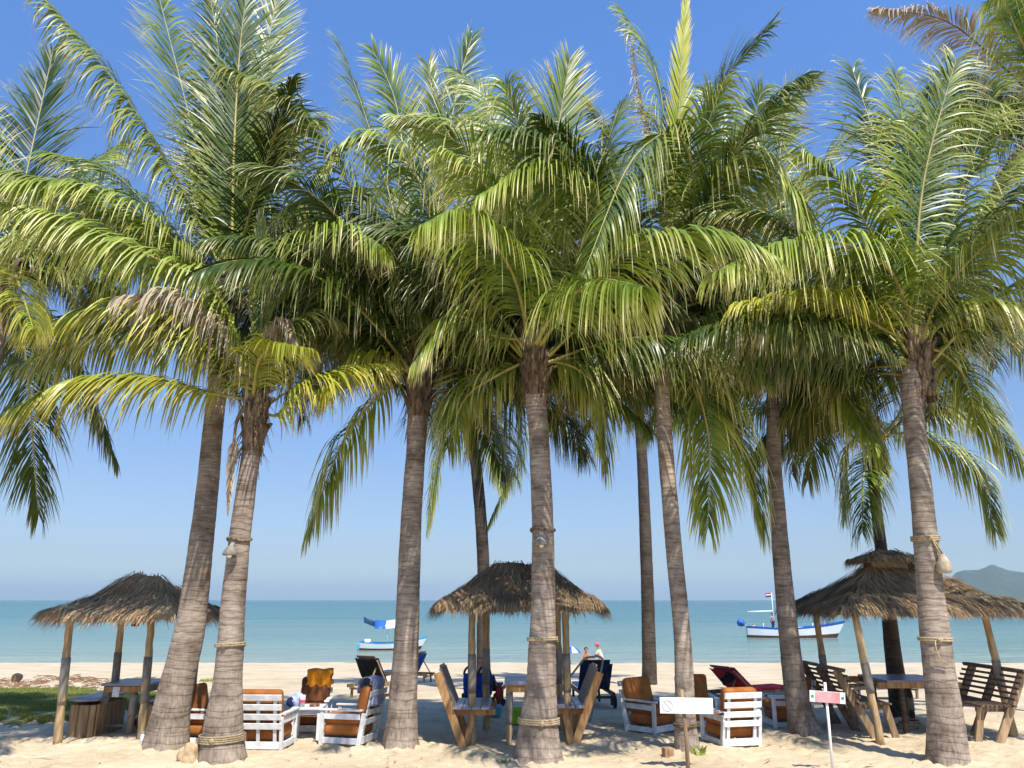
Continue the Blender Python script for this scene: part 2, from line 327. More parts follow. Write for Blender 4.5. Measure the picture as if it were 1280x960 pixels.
    def build(s, name, mats, parent=None, bevel=0, loc=None, rz=None):
        me = bpy.data.meshes.new(name); me.from_pydata(s.v, [], s.f); me.update()
        for m_ in (mats if isinstance(mats, (list, tuple)) else [mats]): me.materials.append(m_)
        me.polygons.foreach_set('use_smooth', s.sm); me.polygons.foreach_set('material_index', s.mi)
        o = bpy.data.objects.new(name, me); COL.objects.link(o)
        if parent: o.parent = parent
        if loc is not None: o.location = loc
        if rz is not None: o.rotation_euler = (0, 0, rz)
        if bevel:
            b = o.modifiers.new('bevel', 'BEVEL'); b.width = bevel; b.segments = 2; b.limit_method = 'ANGLE'; b.angle_limit = R(40)
        return o

def np_mesh(name, V, Q, mats, mi=None, uv=None, smooth=True):
    me = bpy.data.meshes.new(name)
    me.vertices.add(len(V)); me.vertices.foreach_set('co', np.ascontiguousarray(V, dtype=np.float32).ravel())
    me.loops.add(Q.size); me.loops.foreach_set('vertex_index', np.ascontiguousarray(Q, dtype=np.int32).ravel())
    me.polygons.add(len(Q)); me.polygons.foreach_set('loop_start', np.arange(0, Q.size, 4, dtype=np.int32))
    if mi is not None: me.polygons.foreach_set('material_index', np.asarray(mi, dtype=np.int32))
    me.polygons.foreach_set('use_smooth', np.full(len(Q), smooth, dtype=bool))
    if uv is not None:
        ul = me.uv_layers.new(name='UVMap'); ul.data.foreach_set('uv', np.ascontiguousarray(uv[Q.ravel()], dtype=np.float32).ravel())
    for m_ in mats: me.materials.append(m_)
    me.update(calc_edges=True); me.validate()
    return me

def tag(o, label=None, cat=None, group=None, kind=None):
    if label: o['label'] = label
    if cat: o['category'] = cat
    if group: o['group'] = group
    if kind: o['kind'] = kind
    return o
def thing(name, label, cat, loc=(0, 0, 0), rz=0, group=None):
    o = bpy.data.objects.new(name, None); COL.objects.link(o); o.empty_display_size = .2
    o.location = loc; o.rotation_euler = (0, 0, rz)
    return tag(o, label, cat, group)
def kids(o): return [c for c in bpy.data.objects if c.parent == o]
def copy_tree(o, parent=None):
    c = o.copy(); COL.objects.link(c)
    if parent: c.parent = parent
    for ch in kids(o): copy_tree(ch, c)
    return c
def to_local(pts, loc): return [Vector(p) - Vector(loc) for p in pts]
def catmull(P, n):
    P = [Vector(p) for p in P]
    if len(P) == 2: P = [P[0], (P[0] + P[1]) / 2, P[1]]
    E = [P[0] * 2 - P[1]] + P + [P[-1] * 2 - P[-2]]
    dens = []
    for i in range(1, len(E) - 2):
        a, b, c, d = E[i - 1:i + 3]
        for k in range(12):
            t = k / 12
            dens.append(.5 * ((2 * b) + (c - a) * t + (2 * a - 5 * b + 4 * c - d) * t * t + (3 * b - a - 3 * c + d) * t ** 3))
    dens.append(P[-1])
    L = [0]
    for i in range(1, len(dens)): L.append(L[-1] + (dens[i] - dens[i - 1]).length)
    D = np.array([list(p) for p in dens]); L = np.array(L); q = np.linspace(0, L[-1], n)
    return np.stack([np.interp(q, L, D[:, k]) for k in range(3)], 1), L[-1]

# ---------------------------------------------------------------- ground, sea, hills
def build_ground():
    rng = np.random.default_rng(5)
    ys = np.concatenate([np.linspace(-400, -20, 12), np.linspace(-15, 7.5, 24), np.arange(8, 21, .04), np.arange(21, 50, .14), np.linspace(51, 100, 14)])
    xp = np.concatenate([np.arange(0, 12.5, .05), 12.5 + np.cumsum(.06 * 1.12 ** np.arange(72))]); xs = np.concatenate([-xp[:0:-1], xp])
    X, Y = np.meshgrid(xs, ys); Z = np.interp(Y, _gy, _gz)
    for i in range(26):                                  # soft undulation
        k = rng.uniform(.5, 5); a = rng.uniform(0, 6.28); ph = rng.uniform(0, 6.28)
        Z += .006 / (k ** .7) * np.sin(k * (X * np.cos(a) + Y * np.sin(a)) + ph) * np.clip((Y - 3) / 5, 0, 1)
    for i in range(6500):                                # footprints and scuffs
        cx, cy = rng.uniform(-12, 12), rng.uniform(8.6, 15) if i % 4 else rng.uniform(15, 34)
        a = rng.uniform(0, 6.28); s1, s2 = rng.uniform(.07, .15), rng.uniform(.04, .08); dep = rng.uniform(.007, .022)
        i0, i1 = np.searchsorted(ys, cy - .45), np.searchsorted(ys, cy + .45); j0, j1 = np.searchsorted(xs, cx - .45), np.searchsorted(xs, cx + .45)
        dx, dy = X[i0:i1, j0:j1] - cx, Y[i0:i1, j0:j1] - cy
        u = (dx * np.cos(a) + dy * np.sin(a)) / s1; v = (-dx * np.sin(a) + dy * np.cos(a)) / s2; q = u * u + v * v
        Z[i0:i1, j0:j1] += -dep * np.exp(-q) + dep * .45 * np.exp(-(np.sqrt(q) - 1.7) ** 2 * 2.5)
    for bx, by in ((205, 938), (276, 953), (500, 934), (672, 954), (859, 941), (1010, 918), (1186, 956), (605, 864), (812, 858), (1128, 898)):   # sand banked up round the trunks
        g = gnd(bx, by); d = np.hypot(X - g.x, (Y - g.y)); Z += .05 * np.exp(-(d / .42) ** 2) * (1 + .4 * np.sin(9 * np.arctan2(Y - g.y, X - g.x) + bx))
    V = np.stack([X.ravel(), Y.ravel(), Z.ravel()], 1); h, wd = X.shape
    I = np.arange(h * wd).reshape(h, wd); Q = np.stack([I[:-1, :-1].ravel(), I[:-1, 1:].ravel(), I[1:, 1:].ravel(), I[1:, :-1].ravel()], 1)
    o = bpy.data.objects.new('sand_ground', np_mesh('sand_ground', V, Q, [M['sand']])); COL.objects.link(o); tag(o, kind='structure')
build_ground()
def build_sea():
    ys = np.concatenate([np.arange(46, 90, 2.), np.geomspace(90, 14000, 40)]); xp = np.concatenate([np.arange(0, 60, 6.), np.geomspace(60, 14000, 24)]); xs = np.concatenate([-xp[:0:-1], xp])
    X, Y = np.meshgrid(xs, ys); V = np.stack([X.ravel(), Y.ravel(), np.full(X.size, WATER_Z)], 1); h, wd = X.shape
    I = np.arange(h * wd).reshape(h, wd); Q = np.stack([I[:-1, :-1].ravel(), I[:-1, 1:].ravel(), I[1:, 1:].ravel(), I[1:, :-1].ravel()], 1)
    o = bpy.data.objects.new('sea_water', np_mesh('sea_water', V, Q, [M['water']])); COL.objects.link(o); tag(o, kind='structure')
build_sea()
def build_hill():
    D = 4500.0; prof = [(1172, 0), (1188, 24), (1198, 33), (1207, 36), (1216, 35), (1232, 40), (1245, 42), (1262, 36), (1282, 34), (1310, 40), (1350, 56), (1400, 40), (1470, 52), (1540, 20), (1600, 0)]
    pxs = np.linspace(1172, 1600, 170); hs = np.interp(pxs, [p[0] for p in prof], [p[1] for p in prof]); hs = np.convolve(np.pad(hs, 3, mode='edge'), np.hanning(7) / np.hanning(7).sum(), mode='valid')
    rows = 24; V = []
    for j in range(rows):
        t = j / (rows - 1); f = math.sin(math.pi * t)
        for i, p in enumerate(pxs):
            x = (p - 640) / F * D * .968; y = D + (t - .5) * 1500
            x *= y / D
            n_ = noise.fractal((x * .004, y * .004, 0), 1, 2, 5)
            V.append((x, y, -4 + (hs[i] / F * D * .975) * f * (1 + .13 * n_) + 4 * f * n_))
    I = np.arange(rows * len(pxs)).reshape(rows, len(pxs)); Q = np.stack([I[:-1, :-1].ravel(), I[:-1, 1:].ravel(), I[1:, 1:].ravel(), I[1:, :-1].ravel()], 1)
    o = bpy.data.objects.new('hills', np_mesh('hills', np.array(V), Q, [M['hill']])); COL.objects.link(o); tag(o, kind='structure')
build_hill()
def build_haze():
    b = MB(); b.box((0, 3000, 150), (34000, 34000, 320))
    m, n, l, bs = mat('haze'); n.remove(bs)
    v = n.new('ShaderNodeVolumePrincipled'); v.inputs['Color'].default_value = (.70, .89, 1, 1); v.inputs['Density'].default_value = .0001; v.inputs['Anisotropy'].default_value = .2
    l.new(v.outputs[0], n['Material Output'].inputs['Volume'])
    o = b.build('haze', m); tag(o, kind='stuff')
    return o
#HAZE
build_haze()

# ---------------------------------------------------------------- palms
def frond_arrays(P, L, droop=.35, vlift=.3, nl=105, S0=None, wmax=.0158, seed=0, start=.13, r0=.034, ragged=.09, spread=1.0):
    rng = np.random.default_rng(seed); n = len(P)
    T = np.gradient(P, axis=0); T /= np.linalg.norm(T, axis=1)[:, None]
    if S0 is None:
        h = P[-1] - P[0]; h[2] = 0
        if np.linalg.norm(h) < .15: h = np.array([1., .2, 0])
        h /= np.linalg.norm(h); S0 = np.array([h[1], -h[0], 0])
    S0 = np.asarray(S0, float)
    S = S0[None] - (T @ S0)[:, None] * T; S /= np.linalg.norm(S, axis=1)[:, None]
    tw = rng.uniform(-.5, .5) * np.linspace(0, 1, n)[:, None]
    N = np.cross(S, T); S = S * np.cos(tw) + N * np.sin(tw); N = np.cross(S, T)
    if N[n // 3, 2] < -.2: N = -N
    # stalk
    k = 7; ang = np.linspace(0, 2 * np.pi, k, endpoint=False); t = np.linspace(0, 1, n)
    rad = r0 * (1 - t) ** .8 * .8 + .004; fl = 1 + 1.1 * np.exp(-t * 16)
    ring = P[:, None] + (np.cos(ang)[None, :, None] * S[:, None] * (rad * fl)[:, None, None] + np.sin(ang)[None, :, None] * N[:, None] * rad[:, None, None] * .8)
    V = [ring.reshape(-1, 3)]; I = np.arange(n * k).reshape(n, k); J = np.roll(I, -1, 1)
    Q = [np.stack([I[:-1].ravel(), J[:-1].ravel(), J[1:].ravel(), I[1:].ravel()], 1)]; MI = [np.zeros(len(Q[0]), int)]
    UV = [np.zeros((n * k, 2))]; off = n * k
    m = 6
    for side in (-1, 1):
        s = np.linspace(start, .995, nl) + rng.uniform(-.4, .4, nl) / nl; s = np.clip(s, start, 1)
        keep = rng.random(nl) > ragged * .6; s = s[keep]; c = len(s)
        ip = lambda A: np.stack([np.interp(s, t, A[:, q]) for q in range(3)], 1)
        p, tt, ss, nn = ip(P), ip(T), ip(S), ip(N)
        tt /= np.linalg.norm(tt, axis=1)[:, None]
        a = (np.radians(78) * (1 - s) + np.radians(22) * s + rng.normal(0, .05, c)) * spread
        v = vlift * (1 - .5 * s) + rng.normal(0, .10, c)
        d = np.cos(a)[:, None] * tt + np.sin(a)[:, None] * (side * ss * np.cos(v)[:, None] + nn * np.sin(v)[:, None])
        ln = L * np.interp(s, [start, .25, .45, .7, .9, 1], [.55, .85, 1, .86, .55, .32]) * np.where(rng.random(c) < .1, rng.uniform(.45, .85, c), rng.uniform(.88, 1.08, c))
        dr = droop * rng.uniform(.7, 1.3, c) * (1 + 0 * s); br = rng.random(c) < ragged; dr[br] *= 3.0
        for _ in range(3):
            s0 = rng.uniform(.2, .95); wn_ = np.exp(-((s - s0) / .035) ** 2); dr = dr * (1 + wn_ * rng.uniform(-.5, 1.4)); ln = ln * (1 - .35 * wn_ * rng.random())
        clump = np.sin(s * rng.uniform(40, 70) + rng.uniform(0, 6)) * .10 + np.sin(s * rng.uniform(14, 24) + rng.uniform(0, 6)) * .10
        d += clump[:, None] * tt
        twist = rng.normal(0, .35, c)
        prof = [.35, .95, 1, .86, .62, .36, .04]
        q = p.copy(); vv = []
        for i in range(m + 1):
            d /= np.linalg.norm(d, axis=1)[:, None]
            wv = tt - (np.sum(tt * d, 1))[:, None] * d; wv /= (np.linalg.norm(wv, axis=1)[:, None] + 1e-6)
            bv = np.cross(d, wv); tw_ = twist * (.3 + i / m); wv = wv * np.cos(tw_)[:, None] + bv * np.sin(tw_)[:, None]
            hw = wmax * prof[i] * (.7 + .3 * ln / L)
            vv.append(np.stack([q - wv * hw[:, None], q + wv * hw[:, None]], 1))
            q = q + d * (ln / m)[:, None]
            d = d + np.array([0, 0, -1.])[None] * (dr * (.35, .8, .9, .6, .4, .3, .2)[i])[:, None]
        A = np.stack(vv, 1)                                # c, m+1, 2, 3
        V.append(A.reshape(-1, 3)); I = off + np.arange(c * (m + 1) * 2).reshape(c, m + 1, 2)
        qd = np.stack([I[:, :-1, 0], I[:, :-1, 1], I[:, 1:, 1], I[:, 1:, 0]], -1).reshape(-1, 4)
        Q.append(qd); MI.append(np.ones(len(qd), int))
        u = np.repeat(rng.uniform(0, 50, c), (m + 1) * 2); vvv = np.tile(np.repeat(np.linspace(0, 1, m + 1), 2), c)
        UV.append(np.stack([u, vvv], 1)); off += c * (m + 1) * 2
    return np.concatenate(V), np.concatenate(Q), np.concatenate(MI), np.concatenate(UV)

def frond_object(P, parent, kind='g', label=None, **kw):
    V, Q, MI, UV = frond_arrays(P, **kw)
    mats = {'g': [M['rachis'], M['leaf']], 'k': [M['rachis'], M['leaf_shaded']], 'y': [M['rachis'], M['leaf_y']], 'd': [M['rachis_d'], M['leaf_d']]}[kind]
    o = bpy.data.objects.new('frond', np_mesh('frond', V, Q, mats, MI, UV)); COL.objects.link(o); o.parent = parent
    if label: o['label'] = label
    return o

# a pool of free-standing frond shapes (facing +X, base at the origin)
def pool_curve(el, bend, Lr, n=16, side=0):
    d0 = np.array([math.cos(el), 0, math.sin(el)]); p = np.zeros(3); out = [p.copy()]
    for i in range(n - 1):
        s = i / (n - 1); d = d0 + np.array([0, side * s * s, -bend * s ** 1.4]); d /= np.linalg.norm(d); p = p + d * Lr / (n - 1); out.append(p.copy())
    return np.array(out)
POOL = {}
def pool_mesh(age, var):
    key = (age, var)
    if key not in POOL:
        el, bend, dr, vl = [(80, .45, .16, .3), (62, 1.05, .42, .2), (44, 1.3, .55, .05), (18, 1.25, .65, -.1), (-12, 1.1, .7, -.2)][age]
        rnd = random.Random(age * 7 + var)
        P = pool_curve(R(el + rnd.uniform(-6, 6)), bend * rnd.uniform(.8, 1.2), 4.1 * rnd.uniform(.95, 1.1), side=rnd.uniform(-.35, .35))
        V, Q, MI, UV = frond_arrays(P, 1.38, dr, vl, seed=age * 31 + var, nl=125, ragged=.11, spread=(.68, .84, .95, 1, 1)[age])
        POOL[key] = np_mesh('frond', V, Q, [M['rachis'], M['leaf' if var == 0 else 'leaf_shaded']], MI, UV)
    return POOL[key]

def build_trunk(pts, rads, parent, loc, seed, bark='bark'):
    P, Lg = catmull(pts, max(120, int(0)))
    n = 420; tq = np.linspace(0, 1, n); P = np.stack([np.interp(tq, np.linspace(0, 1, len(P)), P[:, k]) for k in range(3)], 1)
    rng = np.random.default_rng(seed)
    frac = []
    acc = 0
    PV = [Vector(p) for p in pts]
    for i, p in enumerate(PV):
        if i: acc += (p - PV[i - 1]).length
        frac.append(acc)
    frac = np.array(frac) / acc; rr = np.interp(tq, frac, rads)
    rr = np.convolve(np.pad(rr, 12, mode='edge'), np.hanning(25) / np.hanning(25).sum(), mode='valid')
    edges = [0.0]
    while edges[-1] < Lg: edges.append(edges[-1] + rng.uniform(.04, .17))
    ph = np.interp(tq * Lg, edges, np.arange(len(edges)))
    k = 40; th = np.linspace(0, 2 * np.pi, k + 1); T = np.gradient(P, axis=0); T /= np.linalg.norm(T, axis=1)[:, None]
    X = np.cross(T, np.array([0, -1., 0])); X /= np.linalg.norm(X, axis=1)[:, None]; Y = np.cross(T, X)
    V = np.zeros((n, k + 1, 3)); UV = np.zeros((n, k + 1, 2))
    for j, a in enumerate(th):
        a_ = a if j < k else 0.0
        w_ = .3 * math.sin(a_) * np.sin(ph * .7) + .22 * np.array([noise.noise((math.cos(a_) * 1.6, math.sin(a_) * 1.6, p_ * .9 + seed)) for p_ in ph])
        f = (ph + w_) % 1.0
        saw = np.where(f < .12, f / .12, 1 - .5 * (f - .12) / .88) - .55
        lump = np.array([noise.noise((math.cos(a_) * 1.2 + seed, math.sin(a_) * 1.2, z * 2.2)) for z in tq * Lg])
        fine = np.array([noise.noise((math.cos(a_) * 7 + seed, math.sin(a_) * 7, z * 13)) for z in tq * Lg])
        base = np.exp(-tq * Lg / .22) * (.14 * abs(math.sin(2.5 * a_ + seed)) + .08 * math.sin(5 * a_))
        r = rr * (1 + .05 * lump + base + .02 * fine) + saw * (.0045 + .004 * noise.noise((seed, a_, 3)))
        V[:, j] = P + X * (np.cos(a_) * r)[:, None] + Y * (np.sin(a_) * r)[:, None]
        UV[:, j, 0] = a / 6.283; UV[:, j, 1] = ph + w_ + 2
    V = V.reshape(-1, 3) - np.array(loc)[None]; I = np.arange(n * (k + 1)).reshape(n, k + 1)
    Q = np.stack([I[:-1, :-1].ravel(), I[:-1, 1:].ravel(), I[1:, 1:].ravel(), I[1:, :-1].ravel()], 1)
    o = bpy.data.objects.new('trunk', np_mesh('trunk', V, Q, [M[bark]], None, UV.reshape(-1, 2))); COL.objects.link(o); o.parent = parent
    return P, rr

def build_sheath(C, r, parent, loc, seed, h=.75):
    rnd = random.Random(seed); b = MB(); C = Vector(C) - Vector(loc)
    for i in range(26):                                   # clasping leaf bases
        a = i * 2.4 + rnd.uniform(-.3, .3); z0 = -h + i / 26 * h * 1.1; out = Vector((math.cos(a), math.sin(a), 0)); tan = Vector((-math.sin(a), math.cos(a), 0))
        ln = rnd.uniform(.3, .55); w0 = rnd.uniform(.09, .14); R0 = r * .9; open_ = rnd.uniform(.04, .14)
        g = []
        for q in range(5):
            t = q / 4; wd = w0 * (1 - .6 * t); rad = R0 + open_ * t * t + .03
            g.append([C + out * (rad - .02 * abs(s) * 2) + tan * (wd * s) + Vector((0, 0, z0 + ln * t)) for s in (-1, -.5, 0, .5, 1)])
        b.sheet(g, .02)
    for i in range(90):                                   # loose fibre
        a = rnd.uniform(0, 6.28); out = Vector((math.cos(a), math.sin(a), 0)); p = C + out * (r + .06) + Vector((0, 0, rnd.uniform(-h, .1)))
        q = p + out * rnd.uniform(.02, .14) + Vector((rnd.uniform(-.08, .08), rnd.uniform(-.08, .08), -rnd.uniform(.1, .4)))
        tan = Vector((-math.sin(a), math.cos(a), 0)) * rnd.uniform(.004, .014)
        b.add([p - tan, p + tan, q + tan * .3, q - tan * .3], [(0, 1, 2, 3)])
    b.build('leaf_sheath', M['sheath'], parent)

PALMS = {}
def palm(key, label, trunk_px, Y, crown, heroes, nfill=12, ages=(0, 1, 1, 2, 2, 2, 3, 3), seed=1, dY=0.0, flen=1.0, sheath=True, base_world=None, amin=None, fside=None, bark='bark'):
    """trunk_px: (x, y, width) from base to crown; heroes: dicts with pixel points seen, depth change at the tip"""
    if Y is None: g = gnd(trunk_px[0][0], trunk_px[0][1] - 4); Y = g.y
    rnd = random.Random(seed)
    n = len(trunk_px); pts = []; rads = []
    for i, (x, y, wd) in enumerate(trunk_px):
        p = pt(x, y, Y + dY * i / (n - 1)); pts.append(p); rads.append(wd * .95 / 2 / ppm(p))
    pts[0].z = gz(pts[0].y) - .06
    loc = Vector((pts[0].x, pts[0].y, gz(pts[0].y)))
    root = thing('coconut_palm', label, 'palm tree', loc, 0, 'coconut palms along the beach')
    YC = Y + dY; C = pt(crown[0], crown[1], YC)
    tip = pts[-1]; top = pts + [C] if (C - tip).length > .25 else pts
    P, rr = build_trunk(top, rads + [rads[-1] * .75] * (len(top) - len(pts)), root, loc, seed, bark)
    if sheath: build_sheath(C + Vector((0, 0, -.05)), rads[-1], root, loc, seed, .7)
    for i, hdef in enumerate(heroes):
        hd = dict(hdef); px = hd.pop('p'); dt = hd.pop('dt', 0.); dt *= 1.7 if dt < 0 else 1; up = hd.pop('up', None)
        start = C + Vector((rnd.uniform(-.06, .06), rnd.uniform(-.06, .06), rnd.uniform(-.15, .15)))
        W = [start]; m = len(px)
        acc = [0]; last = crown
        for q in px: acc.append(acc[-1] + math.hypot(q[0] - last[0], q[1] - last[1])); last = q
        for j, q in enumerate(px): W.append(pt(q[0], q[1], YC + dt * (acc[j + 1] / acc[-1]) ** 1.15))
        Pc, Lr = catmull(W, 18)
        kw = dict(L=1.4 * hd.pop('L', 1.0) * min(1.0, .55 + Lr / 9), droop=hd.pop('droop', .42) * rnd.uniform(1.05, 1.5), vlift=hd.pop('v', .12), seed=seed * 100 + i, start=hd.pop('start', .16))
        if hd.pop('flat', False):
            kw['S0'] = (1, .15, 0)
            if kw['droop'] < .35: kw.update(spread=.66, droop=kw['droop'] * .6, L=kw['L'] * 1.08)
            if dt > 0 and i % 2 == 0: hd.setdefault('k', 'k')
        kw.update(hd.pop('kw', {}))
        frond_object(Pc - np.array(loc)[None], root, hd.pop('k', 'g'), hd.pop('label', None), nl=int(min(135, 31 * Lr + 10)), **kw)
    az = rnd.uniform(0, 6.28)
    for i in range(nfill):
        age = ages[i % len(ages)]; az += 2.39996 + rnd.uniform(-.25, .25)
        a = az % (2 * math.pi)
        if fside and math.cos(a) * fside < -.2: a = math.pi - a
        if math.sin(a) < -.8 or (math.sin(a) < -.25 and rnd.random() < .55): a = -a
        if math.sin(a) < -.45 and age > 2: age = 1          # keep low fronds from pointing at the camera
        o = bpy.data.objects.new('frond', pool_mesh(age, rnd.randrange(4))); COL.objects.link(o); o.parent = root
        o.location = C - loc + Vector((math.cos(a) * .08, math.sin(a) * .08, rnd.uniform(-.2, .1) - age * .05))
        sc = flen * rnd.uniform(.85, 1.08); o.scale = (sc, sc, sc); o.rotation_euler = (rnd.uniform(-.08, .08), rnd.uniform(-.08, .08), a)
    PALMS[key] = dict(root=root, P=P, rr=rr, loc=loc, Y=Y, C=C)
    return root

H = lambda *p, **k: dict(p=list(p), **k)
palm('A', 'tall thick palm leaning right from the foot of the leftmost thatched hut', [(205, 942, 58), (218, 870, 44), (238, 780, 37), (255, 650, 29), (266, 540, 25), (272, 480, 24)], None, (283, 362), [
    H((235, 250), (170, 140), (110, 60), (45, -12), dt=-.4, droop=.62, v=-.1),
    H((262, 260), (235, 140), (192, -30), dt=.5, droop=.12, v=.25),
    H((272, 200), (274, 80), (262, -10), dt=.9, flat=True, droop=.22),
    H((305, 220), (330, 80), (350, -20), dt=1.2, flat=True, droop=.2),
    H((292, 200), (300, 60), (312, -30), dt=.2, droop=.2, flat=True),
    H((240, 345), (190, 300), (90, 236), (-25, 208), dt=-1.2, droop=.55, v=-.1),
    H((210, 290), (140, 215), (60, 190), dt=1.0, droop=.4),
    H((350, 280), (400, 270), (440, 340), dt=.8, droop=.5),
    H((340, 340), (395, 300), (440, 284), (480, 310), dt=-1.0, droop=.6),
    H((220, 330), (150, 330), (90, 400), dt=.8, droop=.5),
    H((340, 400), (400, 390), (445, 450), dt=.6, droop=.5),
    H((315, 270), (365, 170), (400, 150), dt=.9, droop=.35),
], 26, (0, 1, 2, 2, 1, 3, 2, 3), seed=11)
palm('B', 'slender young palm with yellow low fronds and a lamp on its trunk', [(276, 957, 62), (279, 910, 50), (285, 850, 37), (291, 760, 31), (300, 670, 27), (312, 580, 24), (316, 548, 25)], None, (320, 505), [
    H((268, 492), (190, 474), (95, 478), (5, 518), dt=-.5, k='y', droop=.45, v=-.05, label='yellowing frond lowest on the left'),
    H((283, 440), (235, 400), (160, 382), (35, 412), dt=-.3, k='y', droop=.5, v=-.05),
    H((285, 455), (220, 425), (140, 420), (30, 455), dt=.1, droop=.5),
    H((292, 440), (255, 395), (215, 372), (155, 372), dt=-.5, k='d', droop=.7, label='dead grey beige frond'),
    H((322, 455), (345, 432), (388, 436), dt=-.8, k='y', droop=.35, L=.72),
    H((327, 400), (326, 270), dt=.2, droop=.02, v=.1, L=.5, flat=True, kw=dict(spread=.34)),
    H((345, 520), (380, 487), (430, 462), (480, 455), dt=.3, k='y', droop=.5),
    H((300, 430), (262, 355), (205, 328), (110, 285), (-10, 250), dt=-.9, droop=.62, v=-.1),
    H((338, 450), (352, 400), (372, 430), dt=-.2, k='d', droop=.8, L=.5),
    H((298, 520), (290, 580), (285, 640), dt=-.2, k='d', droop=.6, L=.25, start=.4),
    H((345, 430), (385, 395), (420, 400), dt=.4, droop=.5),
], 4, (1, 2, 1, 0), seed=12, flen=.75)
palm('C', 'palm with shaggy brown crown base right of the armchair with the pale blue towel', [(500, 938, 46), (503, 890, 38), (508, 800, 32), (514, 650, 27), (520, 560, 25), (522, 525, 27)], None, (524, 470), [
    H((480, 490), (430, 550), (383, 668), dt=.9, droop=.5, v=-.1),
    H((495, 455), (450, 448), (398, 490), dt=-.6, k='y', droop=.6),
    H((505, 380), (468, 290), (400, 170), (345, 115), (285, 85), dt=-1.2, droop=.62, v=-.15),
    H((545, 330), (515, 210), (450, 170), (398, 215), dt=-.6, droop=.55, v=-.05),
    H((495, 280), (455, 140), (425, 55), dt=1.0, droop=.2),
    H((510, 260), (495, 130), (465, 60), dt=1.6, flat=True, droop=.2),
    H((545, 280), (570, 120), (590, 45), dt=1.5, flat=True, droop=.15),
    H((555, 505), (590, 468), (660, 410), (710, 420), dt=.5, droop=.5),
    H((480, 430), (410, 400), (350, 440), dt=.6, droop=.5),
    H((570, 400), (620, 360), (660, 390), dt=.9, droop=.5),
    H((470, 380), (400, 320), (340, 320), dt=.9, droop=.45),
    H((535, 330), (550, 200), (535, 80), dt=1.4, flat=True, droop=.2),
], 26, (1, 2, 2, 3, 1, 2, 3, 2), seed=13)
palm('E', 'central palm with two rope bands in front of the middle thatched hut', [(672, 958, 66), (673, 915, 52), (676, 860, 40), (679, 760, 32), (678, 640, 28), (673, 540, 26), (669, 490, 27)], None, (667, 438), [
    H((640, 340), (580, 266), (528, 280), dt=-1.6, droop=.6, v=-.1),
    H((664, 320), (657, 200), (632, 105), dt=-.4, flat=True, droop=.5),
    H((690, 395), (742, 352), (805, 358), dt=-2.0, droop=.55, v=-.05, L=1.05),
    H((680, 330), (692, 200), (712, 75), dt=.8, flat=True, droop=.15, v=.3),
    H((640, 320), (585, 190), (500, 150), dt=-.5, droop=.5),
    H((650, 280), (610, 130), (570, 90), dt=.6, droop=.35, flat=True),
    H((720, 460), (752, 500), (758, 585), dt=.6, droop=.5),
    H((620, 420), (570, 395), (520, 450), dt=-.3, droop=.5),
    H((705, 330), (755, 190), (775, 130), dt=.8, droop=.35),
    H((660, 330), (650, 220), (600, 150), dt=.9, flat=True, droop=.3),
    H((620, 470), (580, 500), (560, 560), dt=.9, droop=.5),
    H((648, 350), (620, 250), (560, 190), dt=-1.0, droop=.6),
], 24, (1, 2, 3, 1, 2, 3, 2, 2), seed=14)
palm('G', 'thin tall palm directly behind the white board sign', [(859, 945, 34), (857, 900, 27), (853, 800, 22), (842, 680, 21), (832, 560, 20), (827, 470, 19)], None, (830, 385), [
    H((740, 258), (668, 212), (600, 245), dt=-1.6, droop=.62, v=-.15),
    H((838, 240), (820, 90), (778, 15), dt=.4, droop=.35, k='g'),
    H((845, 200), (857, -5), dt=.2, droop=.03, v=.1, L=.55, k='y', flat=True, kw=dict(spread=.42)),
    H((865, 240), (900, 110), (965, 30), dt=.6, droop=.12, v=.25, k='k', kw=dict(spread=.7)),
    H((868, 260), (848, 168), (790, 200), (728, 345), dt=-1.6, droop=.55),
    H((862, 310), (890, 250), (940, 207), (990, 240), (1022, 318), dt=-1.3, droop=.5, v=.15, L=1.05),
    H((800, 330), (765, 190), (735, 130), dt=.5, droop=.4),
    H((855, 440), (885, 540), (885, 660), dt=.5, droop=.4),
    H((850, 420), (900, 490), (935, 570), (955, 660), dt=.5, droop=.45),
    H((790, 400), (730, 410), (700, 470), dt=.6, droop=.5),
    H((855, 300), (900, 190), (985, 130), dt=.9, droop=.3),
    H((835, 250), (800, 120), (790, 60), dt=.2, k='d', droop=.8, L=.6),
    H((870, 400), (950, 370), (1010, 420), dt=-.2, droop=.5),
    H((845, 290), (880, 170), (905, 100), dt=-.6, droop=.5, flat=True),
], 26, (1, 2, 2, 3, 1, 2, 3, 2), seed=15)
palm('H', 'grey palm leaning left with a wide foot behind the rightmost white armchair', [(1010, 922, 44), (1000, 890, 32), (989, 820, 26), (977, 700, 22), (968, 580, 18), (966, 500, 16)], None, (966, 430), [
    H((935, 360), (890, 350), (830, 420), dt=.6, droop=.5),
    H((990, 432), (1045, 478), (1100, 565), dt=-.8, droop=.5),
    H((985, 300), (1040, 190), (1100, 150), dt=.8, droop=.2),
    H((970, 260), (985, 130), (1020, 100), dt=1.2, flat=True, droop=.2),
    H((930, 300), (900, 160), (880, 110), dt=1., droop=.3),
    H((940, 470), (895, 520), (900, 580), dt=.8, droop=.5),
    H((1000, 380), (1060, 330), (1110, 380), dt=.8, droop=.5),
    H((960, 280), (945, 150), (955, 110), dt=-.2, flat=True, droop=.4),
    H((1000, 460), (1020, 520), (1010, 600), dt=.9, droop=.5),
], 26, (1, 2, 2, 3, 1, 2, 3, 2), seed=16)
